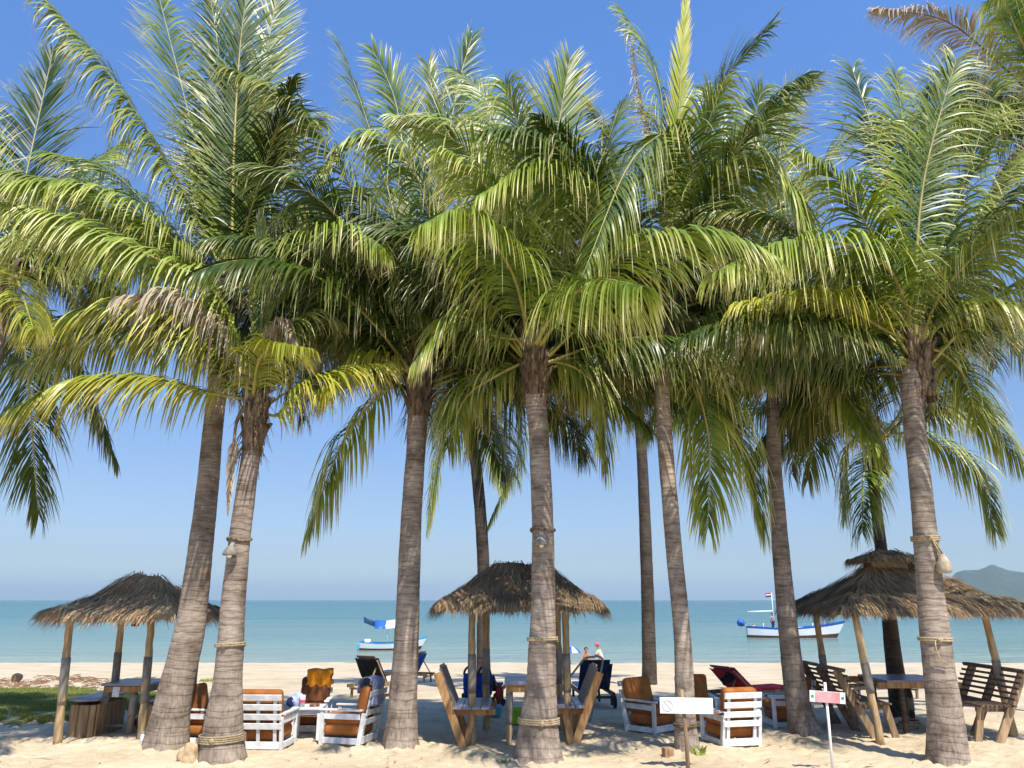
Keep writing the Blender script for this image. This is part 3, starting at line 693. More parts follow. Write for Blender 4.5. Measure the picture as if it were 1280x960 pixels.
palm('I', 'palm with rope bands and a hanging pouch before the tiered roof hut', [(1186, 960, 52), (1182, 900, 44), (1173, 830, 38), (1163, 740, 33), (1152, 620, 27), (1142, 520, 25), (1140, 480, 28)], None, (1146, 440), [
    H((1110, 415), (1030, 374), (920, 382), dt=-.6, droop=.5, k='y'),
    H((1128, 370), (1100, 325), (1035, 301), (960, 308), (893, 340), dt=-1.5, droop=.6),
    H((1125, 350), (1085, 285), (1055, 230), (1008, 192), dt=-.6, droop=.55),
    H((1147, 300), (1160, 200), (1195, 75), dt=.2, flat=True, droop=.32, v=.2),
    H((1172, 375), (1225, 312), (1300, 245), dt=-1.6, droop=.5, L=1.05),
    H((1172, 410), (1215, 378), (1295, 385), dt=-.6, droop=.6),
    H((1175, 440), (1205, 470), (1222, 530), dt=1., droop=.4),
    H((1190, 350), (1245, 230), (1310, 160), dt=.6, droop=.35),
    H((1130, 290), (1090, 160), (1065, 85), dt=.9, flat=True, droop=.25),
    H((1150, 300), (1130, 160), (1120, 90), dt=.5, flat=True, droop=.35),
    H((1170, 330), (1215, 200), (1240, 110), dt=.4, droop=.4),
], 22, (1, 2, 3, 1, 2, 3, 2), seed=17)
palm('K', 'palm at the far left edge of the photo, its bare trunk out of frame', [(-90, 935, 46), (-75, 800, 32), (-50, 650, 27), (-22, 500, 25), (-5, 420, 25)], None, (5, 352), [
    H((30, 230), (66, 65), dt=1.2, flat=True, droop=.12, v=.25),
    H((10, 330), (20, 345), (42, 412), dt=-2.2, k='y', droop=.4, L=.7),
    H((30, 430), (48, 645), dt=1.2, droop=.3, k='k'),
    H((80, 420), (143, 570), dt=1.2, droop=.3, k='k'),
    H((55, 310), (190, 290), dt=1.5, droop=.45),
    H((65, 340), (150, 370), (200, 440), dt=1.5, droop=.45),
    H((70, 240), (150, 180), dt=1.4, droop=.3),
    H((-40, 200), (-60, 60), dt=.5, flat=True, droop=.2),
], 14, (1, 2, 3, 2, 1), seed=18, fside=-1)
palm('M', 'palm beyond the top right corner of the photo with one greying frond', [(1420, 910, 40), (1405, 700, 30), (1370, 450, 25), (1335, 250, 24)], None, (1322, 150), [
    H((1250, 80), (1180, 25), (1092, 12), dt=-.5, k='d', droop=.35, L=.75),
    H((1270, 50), (1215, -40), dt=.4, droop=.2),
    H((1290, 60), (1270, -60), dt=.4, flat=True, droop=.2),
    H((1240, 140), (1180, 180), (1150, 260), dt=.5, droop=.45),
    H((1270, 190), (1230, 260), dt=.3, k='d', droop=.6),
], 9, (1, 2, 3, 2), seed=19, fside=-1)
# the second row, nearer the sea
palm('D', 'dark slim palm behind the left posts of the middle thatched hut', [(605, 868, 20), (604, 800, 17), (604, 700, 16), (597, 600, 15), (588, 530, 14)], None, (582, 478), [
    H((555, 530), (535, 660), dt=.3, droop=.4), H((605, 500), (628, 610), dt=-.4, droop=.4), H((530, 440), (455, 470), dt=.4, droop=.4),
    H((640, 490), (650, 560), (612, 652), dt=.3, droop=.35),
], 22, (1, 2, 2, 3, 2, 1, 2, 1), seed=20, bark='bark_shaded')
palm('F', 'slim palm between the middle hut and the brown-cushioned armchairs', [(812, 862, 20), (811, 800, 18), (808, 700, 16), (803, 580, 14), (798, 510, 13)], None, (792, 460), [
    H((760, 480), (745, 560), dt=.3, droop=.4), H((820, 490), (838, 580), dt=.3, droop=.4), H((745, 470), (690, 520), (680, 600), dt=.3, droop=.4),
], 20, (1, 2, 2, 3, 2, 1, 2, 1), seed=21, bark='bark_shaded')
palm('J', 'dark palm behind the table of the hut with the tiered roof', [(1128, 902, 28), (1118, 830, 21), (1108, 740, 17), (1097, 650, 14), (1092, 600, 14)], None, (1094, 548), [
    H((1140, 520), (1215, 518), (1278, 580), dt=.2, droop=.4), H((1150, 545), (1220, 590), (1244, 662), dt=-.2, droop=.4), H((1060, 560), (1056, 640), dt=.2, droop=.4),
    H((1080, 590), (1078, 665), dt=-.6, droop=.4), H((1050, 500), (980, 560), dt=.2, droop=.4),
], 9, (1, 2, 1, 2, 0, 2), seed=22, bark='bark_shaded')
#PALMS_END

# ---------------------------------------------------------------- thatched huts
def hip_z(u, v, hx, hy, ze, zr, rh):
    """roof height over (u, v): hipped, a little sagging, with a ridge of half length rh along u"""
    a = abs(v) / hy; b = max(0, abs(u) - rh) / (hx - rh); t = max(a, b)
    return ze + (zr - ze) * (1 - t) ** 1.0 - .05 * math.sin(math.pi * min(1, t))
def thatch(name, hx, hy, ze, zr, rh, parent, m, seed, n=9000, over=.28, th=.07, slen=1.0, loc=(0, 0, 0), rz=0):
    rnd = random.Random(seed); b = MB(); N = 34
    g = [[Vector((-hx + 2 * hx * j / N, -hy + 2 * hy * i / N, 0)) for j in range(N + 1)] for i in range(N + 1)]
    for r_ in g:
        for p in r_: p.z = hip_z(p.x, p.y, hx, hy, ze, zr, rh) + .06 * noise.noise((p.x * 3.2, p.y * 3.2, seed))
    b.sheet(g, th)
    for i in range(n):                                     # straws laid down the slope
        for _ in range(20):
            u, v = rnd.uniform(-hx, hx), rnd.uniform(-hy, hy)
            a, c = abs(v) / hy, max(0, abs(u) - rh) / (hx - rh); t = max(a, c)
            if rnd.random() < .25 + .75 * t: break
        if i % 3 == 0:                                     # eave fringe
            if rnd.random() < hx / (hx + hy): u, v = rnd.uniform(-hx, hx), rnd.choice((-1, 1)) * hy * rnd.uniform(.9, 1)
            else: u, v = rnd.choice((-1, 1)) * hx * rnd.uniform(.9, 1), rnd.uniform(-hy, hy)
            a, c = abs(v) / hy, max(0, abs(u) - rh) / (hx - rh)
        if a > c: dr = Vector((rnd.gauss(0, .22), math.copysign(1, v), 0)); sl = (zr - ze) / hy
        else: dr = Vector((math.copysign(1, u), rnd.gauss(0, .22), 0)); sl = (zr - ze) / (hx - rh)
        if abs(a - c) < .12: dr += Vector((math.copysign(.7, u), math.copysign(.7, v), 0))
        dr.normalize(); ln = rnd.uniform(.2, .5) * (1 - .45 * (max(a, c) > .9)) * slen; p = Vector((u, v, hip_z(u, v, hx, hy, ze, zr, rh) + .06 * noise.noise((u * 3.2, v * 3.2, seed)) + rnd.uniform(.012, .06)))
        lift = rnd.uniform(-.06, .14) + (rnd.random() < .05) * rnd.uniform(0, .4)
        d = (dr + Vector((0, 0, -sl + lift))).normalized(); side = d.cross(Vector((0, 0, 1))).normalized() * rnd.uniform(.003, .010)
        q = p; row = []
        for k in range(4):
            wd = (1, .9, .65, .12)[k]; row += [q - side * wd, q + side * wd]
            q = q + d * ln / 3
            out = max(abs(q.x) / hx, abs(q.y) / hy)
            if out > .99: d = (d + Vector((rnd.gauss(0, .16), rnd.gauss(0, .16), -.18 - .35 * rnd.random()))).normalized()
        b.add(row, [(0, 1, 3, 2), (2, 3, 5, 4), (4, 5, 7, 6)], False, rnd.choice((0, 0, 1, 2)))
    o = b.build(name, m, parent, loc=loc, rz=rz)
    return o
def pole(name, a, b_, r, m, parent, seed, sleeve=None, r2=None):
    rnd = random.Random(seed); a, b_ = Vector(a), Vector(b_); mb = MB(); n = 14
    pts = [a.lerp(b_, i / n) + Vector((rnd.uniform(-1, 1), rnd.uniform(-1, 1), 0)) * .006 for i in range(n + 1)]
    rad = [r * (1.1 - .15 * i / n) * rnd.uniform(.93, 1.07) for i in range(n + 1)]
    o = mb.tube(pts, rad, 12).build(name, m, parent)
    if sleeve:
        s0, s1 = sleeve; k = MB(); q = [a.lerp(b_, s0 + (s1 - s0) * i / 5) for i in range(6)]
        k.tube(q, [r * 1.13 * rnd.uniform(.97, 1.03) for _ in q], 14).build('sleeve', M['pipe'], o)
    return o

def hut(label, front, back, tops, seed, roofdef, sleeves, dY=1.35):
    """front: pixel feet of the two front posts, back: pixel feet of the two rear posts; tops: pixel tops of the four"""
    fl, fr = gnd(*front[0]), gnd(*front[1]); Y0 = (fl.y + fr.y) / 2
    feet = [fl, fr]
    for (x, y), f in zip(back, (fl, fr)):
        Yb = f.y + dY; p = pt(x, y, Yb); p.z = gz(Yb); feet.append(p)
    c = sum(feet, Vector()) / 4; c.z = gz(c.y)
    root = thing('thatched_hut', label, 'beach hut', c, 0, 'thatched beach huts')
    tp = []
    for i, (x, y) in enumerate(tops): tp.append(pt(x, y, feet[i].y))
    ze = sum(p.z for p in tp[:2]) / 2
    for i in range(4):
        f = feet[i] - c; f.z -= .05; t = tp[i] - c; t.z = ze - c.z
        pole('post', f, t, .055, M['bamboo'], root, seed + i, sleeves)
    T = [Vector((p.x - c.x, p.y - c.y, ze - c.z)) for p in tp]
    for i, j in ((0, 1), (2, 3), (0, 2), (1, 3)):
        d = (T[j] - T[i]).normalized() * .06; up = Vector((0, 0, .02 if i + j in (1, 5) else .075))
        pole('beam', T[i] - d + up, T[j] + d + up, .042, M['warmwood'], root, seed + 20 + i + j)
    xc = sum(p.x for p in T) / 4; yc = sum(p.y for p in T) / 4
    for k in range(-2, 3):                                   # battens under the thatch
        x = k * (T[1].x - T[0].x) / 5
        pole('rafter', Vector((xc + x, T[0].y - .05, ze - c.z - .01)), Vector((xc + x * .6, yc, ze - c.z + roofdef['h'] * .6)), .02, M['darkwood'], root, seed + 40 + k)
    thatch('roof', roofdef['hx'], roofdef['hy'], ze - c.z + roofdef.get('lift', .04), ze - c.z + roofdef['h'], roofdef['rh'], root, [M['thatch_dk'] if roofdef.get('m') == 'thatch_dk' else M['thatch'], M['thatch_dk'], M['thatch_lt']], seed, loc=(xc + roofdef.get('dx', 0), yc, 0), rz=roofdef.get('rz', 0), n=roofdef.get('n', 14000))
    return root, c, T, ze, feet
hut1 = hut('leftmost thatched hut, low roof over a plank table beside the grass', [(72, 930), (176, 926)], [(139, 905), (236, 905)], [(88, 772), (190, 771), (152, 772), (249, 772)], 31,
           dict(hx=1.0, hy=1.1, h=.64, rh=.22, dx=.06, m='thatch'), (.32, .68))
hut2 = hut('middle thatched hut between two tilted plank benches', [(590, 930), (711, 928)], [(608, 905), (700, 905)], [(590, 762), (706, 758), (607, 764), (697, 764)], 51,
           dict(hx=1.22, hy=1.1, h=.70, rh=.42, m='thatch_dk', dx=-.02), (.38, .66))
hut3 = hut('rightmost thatched hut with a small second roof tier', [(1102, 930), (1268, 922)], [(1040, 900), (1196, 900)], [(1068, 767), (1230, 765), (1020, 772), (1166, 772)], 71,
           dict(hx=1.5, hy=1.35, h=.78, rh=.36, m='thatch', n=22000, dx=.02), (.40, .62), dY=2.0)
def hut3_cap():
    root, c, T, ze, feet = hut3
    xc = sum(p.x for p in T) / 4 - .08; yc = sum(p.y for p in T) / 4; z = ze - c.z
    MB().box((xc, yc, z + .79), (.58, .38, .2)).build('roof_neck', M['thatch_dk'], root)
    thatch('roof_cap', .47, .40, z + .85, z + 1.02, .2, root, [M['thatch_dk'], M['thatch_dk'], M['thatch']], 99, n=2200, loc=(xc, yc, 0), th=.04, slen=.62)
hut3_cap()
# lamp hanging in the left hut, with its cord
def hut_lamp():
    p = pt(169, 780, hut1[4][0].y + .3); top = p.copy(); top.z = hut1[3] + .06
    r = thing('hanging_lamp', 'small black lamp hanging under the eave of the leftmost hut', 'lamp', p)
    MB().tube([(0, 0, .03), (0, 0, top.z - p.z)], .004, 6).build('cord', M['darkmetal'], r)
    MB().lathe([(.012, .05), (.03, .045), (.055, .0), (.06, -.03), (.05, -.032), (.02, .0)]).build('shade', M['darkmetal'], r)
    MB().ball((0, 0, -.03), .025).build('bulb', M['bottle'], r)
hut_lamp()

# ---------------------------------------------------------------- tables and benches of the huts
def box_bench(label, corner_px, wd, dp, ht, seed):
    rnd = random.Random(seed); p = gnd(*corner_px); r = thing('plank_box_bench', label, 'bench', (p.x, p.y, gz(p.y)), 0, 'plank box benches in the leftmost hut')
    MB().sheet([[(x, y, ht + .01 * math.sin(x * 9 + seed)) for x in np.linspace(-.03, wd + .03, 6)] for y in (-.03, dp + .03)][::-1], .035).build('seat', M['tabletop'], r, bevel=.006)
    for nm, a, b_, yv in (('front_panel', 0, wd, 0), ('back_panel', 0, wd, dp)):
        k = MB(); x = a; 
        while x < b_ - .04:
            q = min(rnd.uniform(.11, .2), b_ - x); k.box((x + q / 2, yv, (ht - .035) / 2 - .03 + rnd.uniform(-.006, .0)), (q - .008, .03 + rnd.uniform(0, .01), ht - .04 + .03), Matrix.Rotation(rnd.uniform(-.02, .02), 3, 'Y')); x += q
        k.build(nm, M['boxwood'], r, bevel=.006)
    for xv in (0, wd):
        k = MB(); y = .03
        while y < dp - .06:
            q = min(rnd.uniform(.13, .2), dp - .03 - y); k.box((xv, y + q / 2, (ht - .035) / 2 - .03), (.03, q - .008, ht - .01)); y += q
        k.build('side_panel', M['boxwood'], r, bevel=.006)
    return r
box_bench('plank box bench left of the bar table in the leftmost hut', (83, 922), .40, .95, .52, 3)
box_bench('plank box bench half hidden behind the leaning palm in the leftmost hut', (181, 922), .42, .95, .52, 5)
def bar_table():
    p = gnd(157, 917); z0 = gz(p.y); r = thing('bar_table', 'plank table on thick round legs under the leftmost hut', 'table', (p.x, p.y, z0)); ht = .76
    k = MB()
    for i in range(5): k.box((0, -.12 + i * .17, ht - .02 - .002 * (i % 2)), (.78, .165, .04))
    k.build('table_top', M['tabletop'], r, bevel=.005)
    k = MB(); k.box((0, -.17, ht - .09), (.70, .03, .085)); k.box((0, .53, ht - .09), (.70, .03, .085)); k.box((-.35, .18, ht - .09), (.03, .66, .085)); k.box((.35, .18, ht - .09), (.03, .66, .085))
    k.build('apron', M['warmwood'], r, bevel=.004)
    for i, (x, y, dx) in enumerate(((-.30, -.13, -.12), (.12, -.13, .0), (.0, .5, -.02), (.33, .5, .02))):
        pole('leg', (x + dx, y, -.04), (x, y, ht - .05), .052, M['wood'], r, 200 + i, (.42, .86))
    MB().bar((-.36, -.06, .13), (.14, -.06, .13), .07, .03).build('foot_rail', M['wood_h'], r)
    q = thing('paper_notice', 'small white notice sheet hanging from the edge of the bar table', 'notice', (p.x - .14, p.y - .2, z0 + .63))
    MB().sheet([[(x, -.006 + .006 * math.sin(z * 30), z) for x in (-.055, 0, .055)] for z in np.linspace(-.07, .08, 5)], .002).build('sheet', M['signwhite'], q)
    k = MB()
    for i in range(6): k.box((random.uniform(-.006, .006), -.0125 + .006 * math.sin((.06 - i * .022) * 30), .06 - i * .022), (.075, .001, .006))
    k.build('print', M['greypaint'], q)
    lg = thing('driftwood_log', 'dark log lying under the bar table', 'log', (p.x + .15, p.y + .75, z0))
    MB().tube([(-.4, -.05, .06), (-.15, .02, .10), (.1, 0, .12), (.42, .06, .16)], [.05, .07, .065, .04], 10, wob=.25).build('log', M['darkwood'], lg)
    b = thing('water_bottle', 'small pale bottle on the sand by the foot of the leaning palm', 'bottle', gnd(177, 933))
    MB().lathe([(.0, 0), (.032, 0), (.033, .13), (.014, .17), (.014, .18)], n=14).build('body', M['bottle'], b)
    MB().lathe([(.017, .17), (.017, .2), (0, .2)], n=12).build('cap', M['tealplastic'], b)
bar_table()

def tilted_bench(label, foot_px, sgn, depth):
    """bench of hut 2: slanting plank sides that run from the sand up to the top of the backrest"""
    f = gnd(*foot_px); r = thing('plank_bench', label, 'bench', (f.x, f.y, gz(f.y)), 0, 'tilted plank benches under the middle hut')
    X = lambda x: x * sgn
    top = (-.40, .98); ft = (0.0, -.03)                     # slanting leg from foot to top, sgn=+1 opens to the right
    sl = lambda z: ft[0] + (top[0] - ft[0]) * (z - ft[1]) / (top[1] - ft[1])
    for y in (0, depth):
        MB().bar((X(ft[0]), y, ft[1]), (X(top[0]), y, top[1]), .05, .115, (1, 0, 0)).build('leg', M['warmwood'], r, bevel=.006)
        MB().bar((X(sl(.42) - .0), y + .055, .44), (X(.46), y + .055, .44), .04, .085).build('seat_rail', M['warmwood'], r, bevel=.005)
        MB().bar((X(.04), y + .055, -.03), (X(.12), y + .055, .40), .05, .09, (1, 0, 0)).build('leg', M['warmwood'], r, bevel=.005)
    k = MB()
    for i in range(4):
        x = sl(.5) + .07 + i * .135; k.box((X(x + .05), depth / 2 + .03, .502 - .001 * (i % 2)), (.125, depth + .2, .032))
    k.build('seat', M['tabletop'], r, bevel=.005)
    k = MB()
    for i in range(5):                                       # upright boards of the backrest, uneven tops
        y = .06 + i * (depth - .02) / 4.6; z1 = 1.0 + (.04, .07, .03, .06, .02)[i]
        k.bar((X(sl(.47) + .055), y + .05, .50), (X(sl(z1) + .055), y + .05, z1), .19, .022, (1, 0, 0))
    k.build('backrest', M['wood_h'], r, bevel=.004)
    return r
tilted_bench('plank bench left of the table under the middle hut, leaning left', (579, 932), 1, .95)
tilted_bench('plank bench right of the table under the middle hut, leaning right', (718, 930), -1, .95)
def hut2_table():
    p = gnd(655, 928); z0 = gz(p.y); r = thing('plank_table', 'plank table with round legs under the middle hut', 'table', (p.x, p.y, z0)); ht = .845
    k = MB()
    for i in range(5): k.box((0, -.1 + i * .19, ht - .02 - .002 * (i % 2)), (.58, .185, .04))
    k.build('table_top', M['tabletop'], r, bevel=.005)
    k = MB(); k.box((0, -.15, ht - .09), (.53, .035, .10)); k.box((0, .68, ht - .09), (.53, .035, .10)); k.box((-.25, .26, ht - .09), (.03, .79, .10)); k.box((.25, .26, ht - .09), (.03, .79, .10))
    k.build('apron', M['warmwood'], r, bevel=.004)
    for i, (x, y) in enumerate(((-.22, -.12), (.22, -.12), (-.21, .62), (.21, .62))): pole('leg', (x, y, -.04), (x, y, ht - .05), .042, M['bamboo'], r, 220 + i, (.36, .88))
hut2_table()

def slat_bench(label, feet_px, sgn, seed, ln=1.25):
    f = gnd(*feet_px); r = thing('slatted_bench', label, 'bench', (f.x, f.y, gz(f.y)), 0, 'slatted benches under the tiered roof hut'); X = lambda x: x * sgn
    # along depth y; the back leans away from the table
    for i, y in enumerate((0, ln * .5, ln)):
        k = MB(); k.bar((X(.06), y, -.03), (X(-.46), y, .98), .05, .12, (1, 0, 0)); k.build('back_leg', M['wood'] if i == 0 else M['benchwood'], r, bevel=.008)
        if i != 1: MB().bar((X(.36), y + .02, -.03), (X(.24), y + .02, .48), .05, .10, (1, 0, 0)).build('front_leg', M['wood'], r, bevel=.006)
        MB().bar((X(-.22), y + .06, .45), (X(.30), y + .06, .45), .04, .08).build('seat_rail', M['wood_h'], r, bevel=.005)
    k = MB()
    for i in range(8): k.box((X(-.19 + i * .066), ln / 2, .505), (.05, ln + .24, .028), Matrix.Rotation(random.uniform(-.01, .01), 3, 'Z'))
    k.build('seat', M['benchwood'], r, bevel=.006)
    k = MB()
    for i in range(6):
        z = .60 + i * .075; x = .06 - .52 * (z + .03) / 1.01 + .068
        k.box((X(x), ln / 2, z), (.024, ln + .3, .036))
    k.box((X(.06 - .52 * 1.005 + .04), ln / 2, .995), (.1, ln + .32, .03))
    k.build('backrest', M['benchwood'], r, bevel=.004)
    return r
slat_bench('dark slatted bench on the left of the table under the tiered roof hut', (1092, 924), 1, 1, 1.4)
slat_bench('slatted bench on the right of the table under the tiered roof hut', (1254, 928), -1, 2, 1.3)
def hut3_table():
    p = gnd(1155, 918); z0 = gz(p.y); r = thing('plank_table', 'wide plank table with an overhanging top under the tiered roof hut', 'table', (p.x, p.y, z0)); ht = .80
    k = MB()
    for i in range(6): k.box((0, .02 + i * .18, ht - .02 - .002 * (i % 2)), (1.02, .175, .04))
    k.build('table_top', M['tabletop'], r, bevel=.005)
    k = MB(); k.box((0, -.05, ht - .075), (1.34, .045, .09)); k.box((0, .98, ht - .075), (1.34, .045, .09)); k.box((-.45, .46, ht - .075), (.04, 1.01, .085)); k.box((.45, .46, ht - .075), (.04, 1.01, .085))
    k.build('apron', M['warmwood'], r, bevel=.005)
    for i, (x, y) in enumerate(((-.27, 0), (.16, 0), (-.3, .92), (.3, .92))): pole('leg', (x, y, -.04), (x, y, ht - .05), .045, M['bamboo'] if y == 0 and x > 0 else M['darkwood'], r, 240 + i, (.35, .6) if x > 0 else None)
    k = thing('coiled_rope', 'pale rope heap on the sand under the wide plank table', 'rope', (p.x - .02, p.y + .45, gz(p.y + .45)))
    pts = [(.16 * math.cos(a) * (1 + .3 * math.sin(a * .7)), .16 * math.sin(a), .03 + .006 * a) for a in np.linspace(0, 20, 80)]
    MB().tube(pts, .016, 8).build('coil', M['rope'], k)
hut3_table()

# ---------------------------------------------------------------- white armchairs
def armchair(label, px, rz, wd=.70, dp=.74, cush='cushion', dx=0, scale=.88):
    """faces local +Y; px is the pixel of the middle of its footprint on the sand"""
    f = gnd(*px); r = thing('white_armchair', label, 'armchair', (f.x + dx, f.y, gz(f.y)), rz, 'white armchairs with brown cushions'); W = M['white']; r.scale = (scale,) * 3
    h = wd / 2
    for s in (-1, 1):
        x = s * (h - .025)
        MB().box((x, dp / 2 - .035, .25), (.05, .07, .56)).build('leg', W, r, bevel=.006)
        MB().bar((x, -dp / 2 + .07, -.03), (x, -dp / 2 - .02, .50), .05, .075, (0, 1, 0)).build('leg', W, r, bevel=.006)
        MB().box((x, .0, .075), (.036, dp - .12, .09)).build('side_rail', W, r, bevel=.005)
        MB().box((x, .0, .445), (.036, dp - .1, .09)).build('side_rail', W, r, bevel=.005)
        MB().box((x, .02, .545), (.09, dp + .02, .03)).build('armrest', W, r, bevel=.008)
    k = MB()
    bz = lambda z: -dp / 2 + .02 - (z - .1) * .20
    for s in (-.82, .82) if wd < .85 else (-.86, -.3, .3, .86): k.bar((s * (h - .06), bz(.05) + .03, .02), (s * (h - .06), bz(.83) + .03, .83), .055, .028, (0, 1, 0))
    for i, z in enumerate((.80, .655, .51, .37)):
        k.bar((-h + .015, bz(z), z), (h - .015, bz(z), z), .10 if i < 3 else .12, .024, (0, 1, 0)) if False else k.box((0, bz(z) - .002 * (i % 2), z), (wd - .03, .024, .092), Matrix.Rotation(R(11), 3, 'X'))
    k.box((0, bz(.08), .085), (wd - .10, .026, .11))
    k.build('back_frame', W, r, bevel=.005)
    MB().box((0, dp / 2 - .03, .09), (wd - .105, .03, .11)).build('front_rail', W, r, bevel=.005)
    c = M[cush]
    def cushion(nm, ctr, d, rot=None):
        o = MB().box((0, 0, 0), d).build(nm, c, r); o.location = ctr
        if rot: o.rotation_euler = rot
        b = o.modifiers.new('bevel', 'BEVEL'); b.width = min(d) * .36; b.segments = 5
        o.data.polygons.foreach_set('use_smooth', [True] * len(o.data.polygons))
        return o
    cushion('base_cushion', (0, .02, .235), (wd - .115, dp - .10, .20))
    cushion('seat_cushion', (0, .03, .395), (wd - .12, dp - .06, .15))
    cushion('back_cushion', (0, -dp / 2 + .05, .675), (wd - .09, .17, .47), (R(12), 0, 0))
    return r, f
armchair('white armchair at the left of the sitting group, half hidden behind the slender young palm', (262, 928), R(-97), .70)
armchair('wide white armchair with its slatted back to the camera beside the slender young palm', (320, 934), R(-3), 1.08)
c3, f3 = armchair('white armchair with an orange cloth on its back, facing the camera', (389, 914), R(186), .62, .68, 'cushion_dk')
c5, f5 = armchair('white armchair facing left with a pale blue towel over its back', (436, 928), R(76), .70, .76)
armchair('white armchair facing right beside the white board sign', (816, 914), R(-138), .76, .72)
armchair('white armchair facing the camera, mostly hidden behind the thin tall palm', (872, 908), R(178), .66, .70)
armchair('white armchair with its slatted back to the camera, right of the white board sign', (914, 930), R(14), .70, .76)
armchair('white armchair facing left, half hidden behind the grey palm with the wide foot', (984, 908), R(92), .68, .74)
def drape(name, label, cat, m, loc, rz, wd, lf, lb, zt, thick=.16, lean=.18, wob=.006, part='cloth'):
    """cloth hung over a chair back: front drop lf, back drop lb"""
    r = thing(name, label, cat, loc, rz); path = []
    for i in range(9): t = i / 8; path.append((thick / 2 + .012 + lean * 0, zt - lf * (1 - t)))
    for i in range(1, 8): a = math.pi * i / 8; path.append(((thick / 2 + .012) * math.cos(a), zt + (thick / 2) * math.sin(a) * .7))
    for i in range(9): t = i / 8; path.append((-thick / 2 - .012, zt - lb * t))
    g = []
    for i, (y, z) in enumerate(path):
        row = []
        for j in range(13):
            x = (j / 12 - .5) * wd * (1 + .06 * math.sin(i * .9)); yy = y - (zt - z) * -lean
            row.append((x + .012 * math.sin(i * 1.3), yy + wob * math.sin(j * 1.5 + i * .25) * (1 if y > 0 else -1) * min(1, abs(zt - z) * 6), z + .008 * math.sin(j * .8 + 1)))
        g.append(row)
    MB().sheet(g, .006).build(part, m, r)
    return r
q = c3.location; drape('cloth', 'orange cloth over the back of the armchair facing the camera', 'cloth', M['orange'], (q.x + .02, q.y + .30, q.z), R(186), .40, .24, .2, .86, .17, -.0)
q = c5.location; drape('towel', 'pale blue towel over the back of the armchair facing left', 'towel', M['paleblue'], (q.x + .305, q.y - .08, q.z), R(76), .42, .15, .32, .84, .21, .0)
def white_table():
    p = gnd(384, 922); r = thing('white_side_table', 'small white side table between the armchairs', 'table', (p.x, p.y, gz(p.y)), R(4)); h = .45
    k = MB()
    for i in range(4): k.box((0, -.195 + i * .13, h - .015), (.46, .125, .03))
    k.build('table_top', M['white'], r, bevel=.005)
    k = MB(); k.box((0, -.2, h - .07), (.38, .025, .07)); k.box((0, .2, h - .07), (.38, .025, .07)); k.box((-.178, 0, h - .07), (.025, .41, .07)); k.box((.178, 0, h - .07), (.025, .41, .07)); k.build('apron', M['white'], r, bevel=.003)
    for x in (-.19, .19):
        for y in (-.2, .2): MB().box((x, y, (h - .03) / 2 - .02), (.05, .05, h - .01)).build('leg', M['white'], r, bevel=.004)
    t = r.location
    g = thing('drinking_glass', 'clear pink striped tumbler on the small white side table', 'glass', (t.x - .08, t.y - .12, t.z + h))
    MB().lathe([(0, 0), (.035, 0), (.045, .17), (.041, .17), (.032, .01)], n=16).build('tumbler', M['bottle'], g)
    MB().lathe([(.0425, .06), (.0445, .065), (.0452, .10), (.0445, .105)], n=16).build('pink_band', M['pink'], g)
    g = thing('beach_bag', 'grey and navy cloth bag on the left of the small white side table', 'bag', (t.x - .20, t.y - .02, t.z + h))
    MB().ball((0, 0, .09), (.12, .10, .1), 16, 10, jit=.25).build('body', M['paleblue'], g)
    MB().ball((-.07, -.08, .07), (.06, .03, .07), 12, 8, jit=.25).build('pocket', M['navy'], g)
    g = thing('sunglasses_case', 'small dark red case on the small white side table', 'case', (t.x + .10, t.y - .08, t.z + h), R(20))
    MB().box((0, 0, .018), (.15, .06, .036)).build('case', M['cushion_dk'], g, bevel=.012)
    MB().box((0, -.0315, .022), (.03, .004, .012)).build('clasp', M['metal'], g)
white_table()

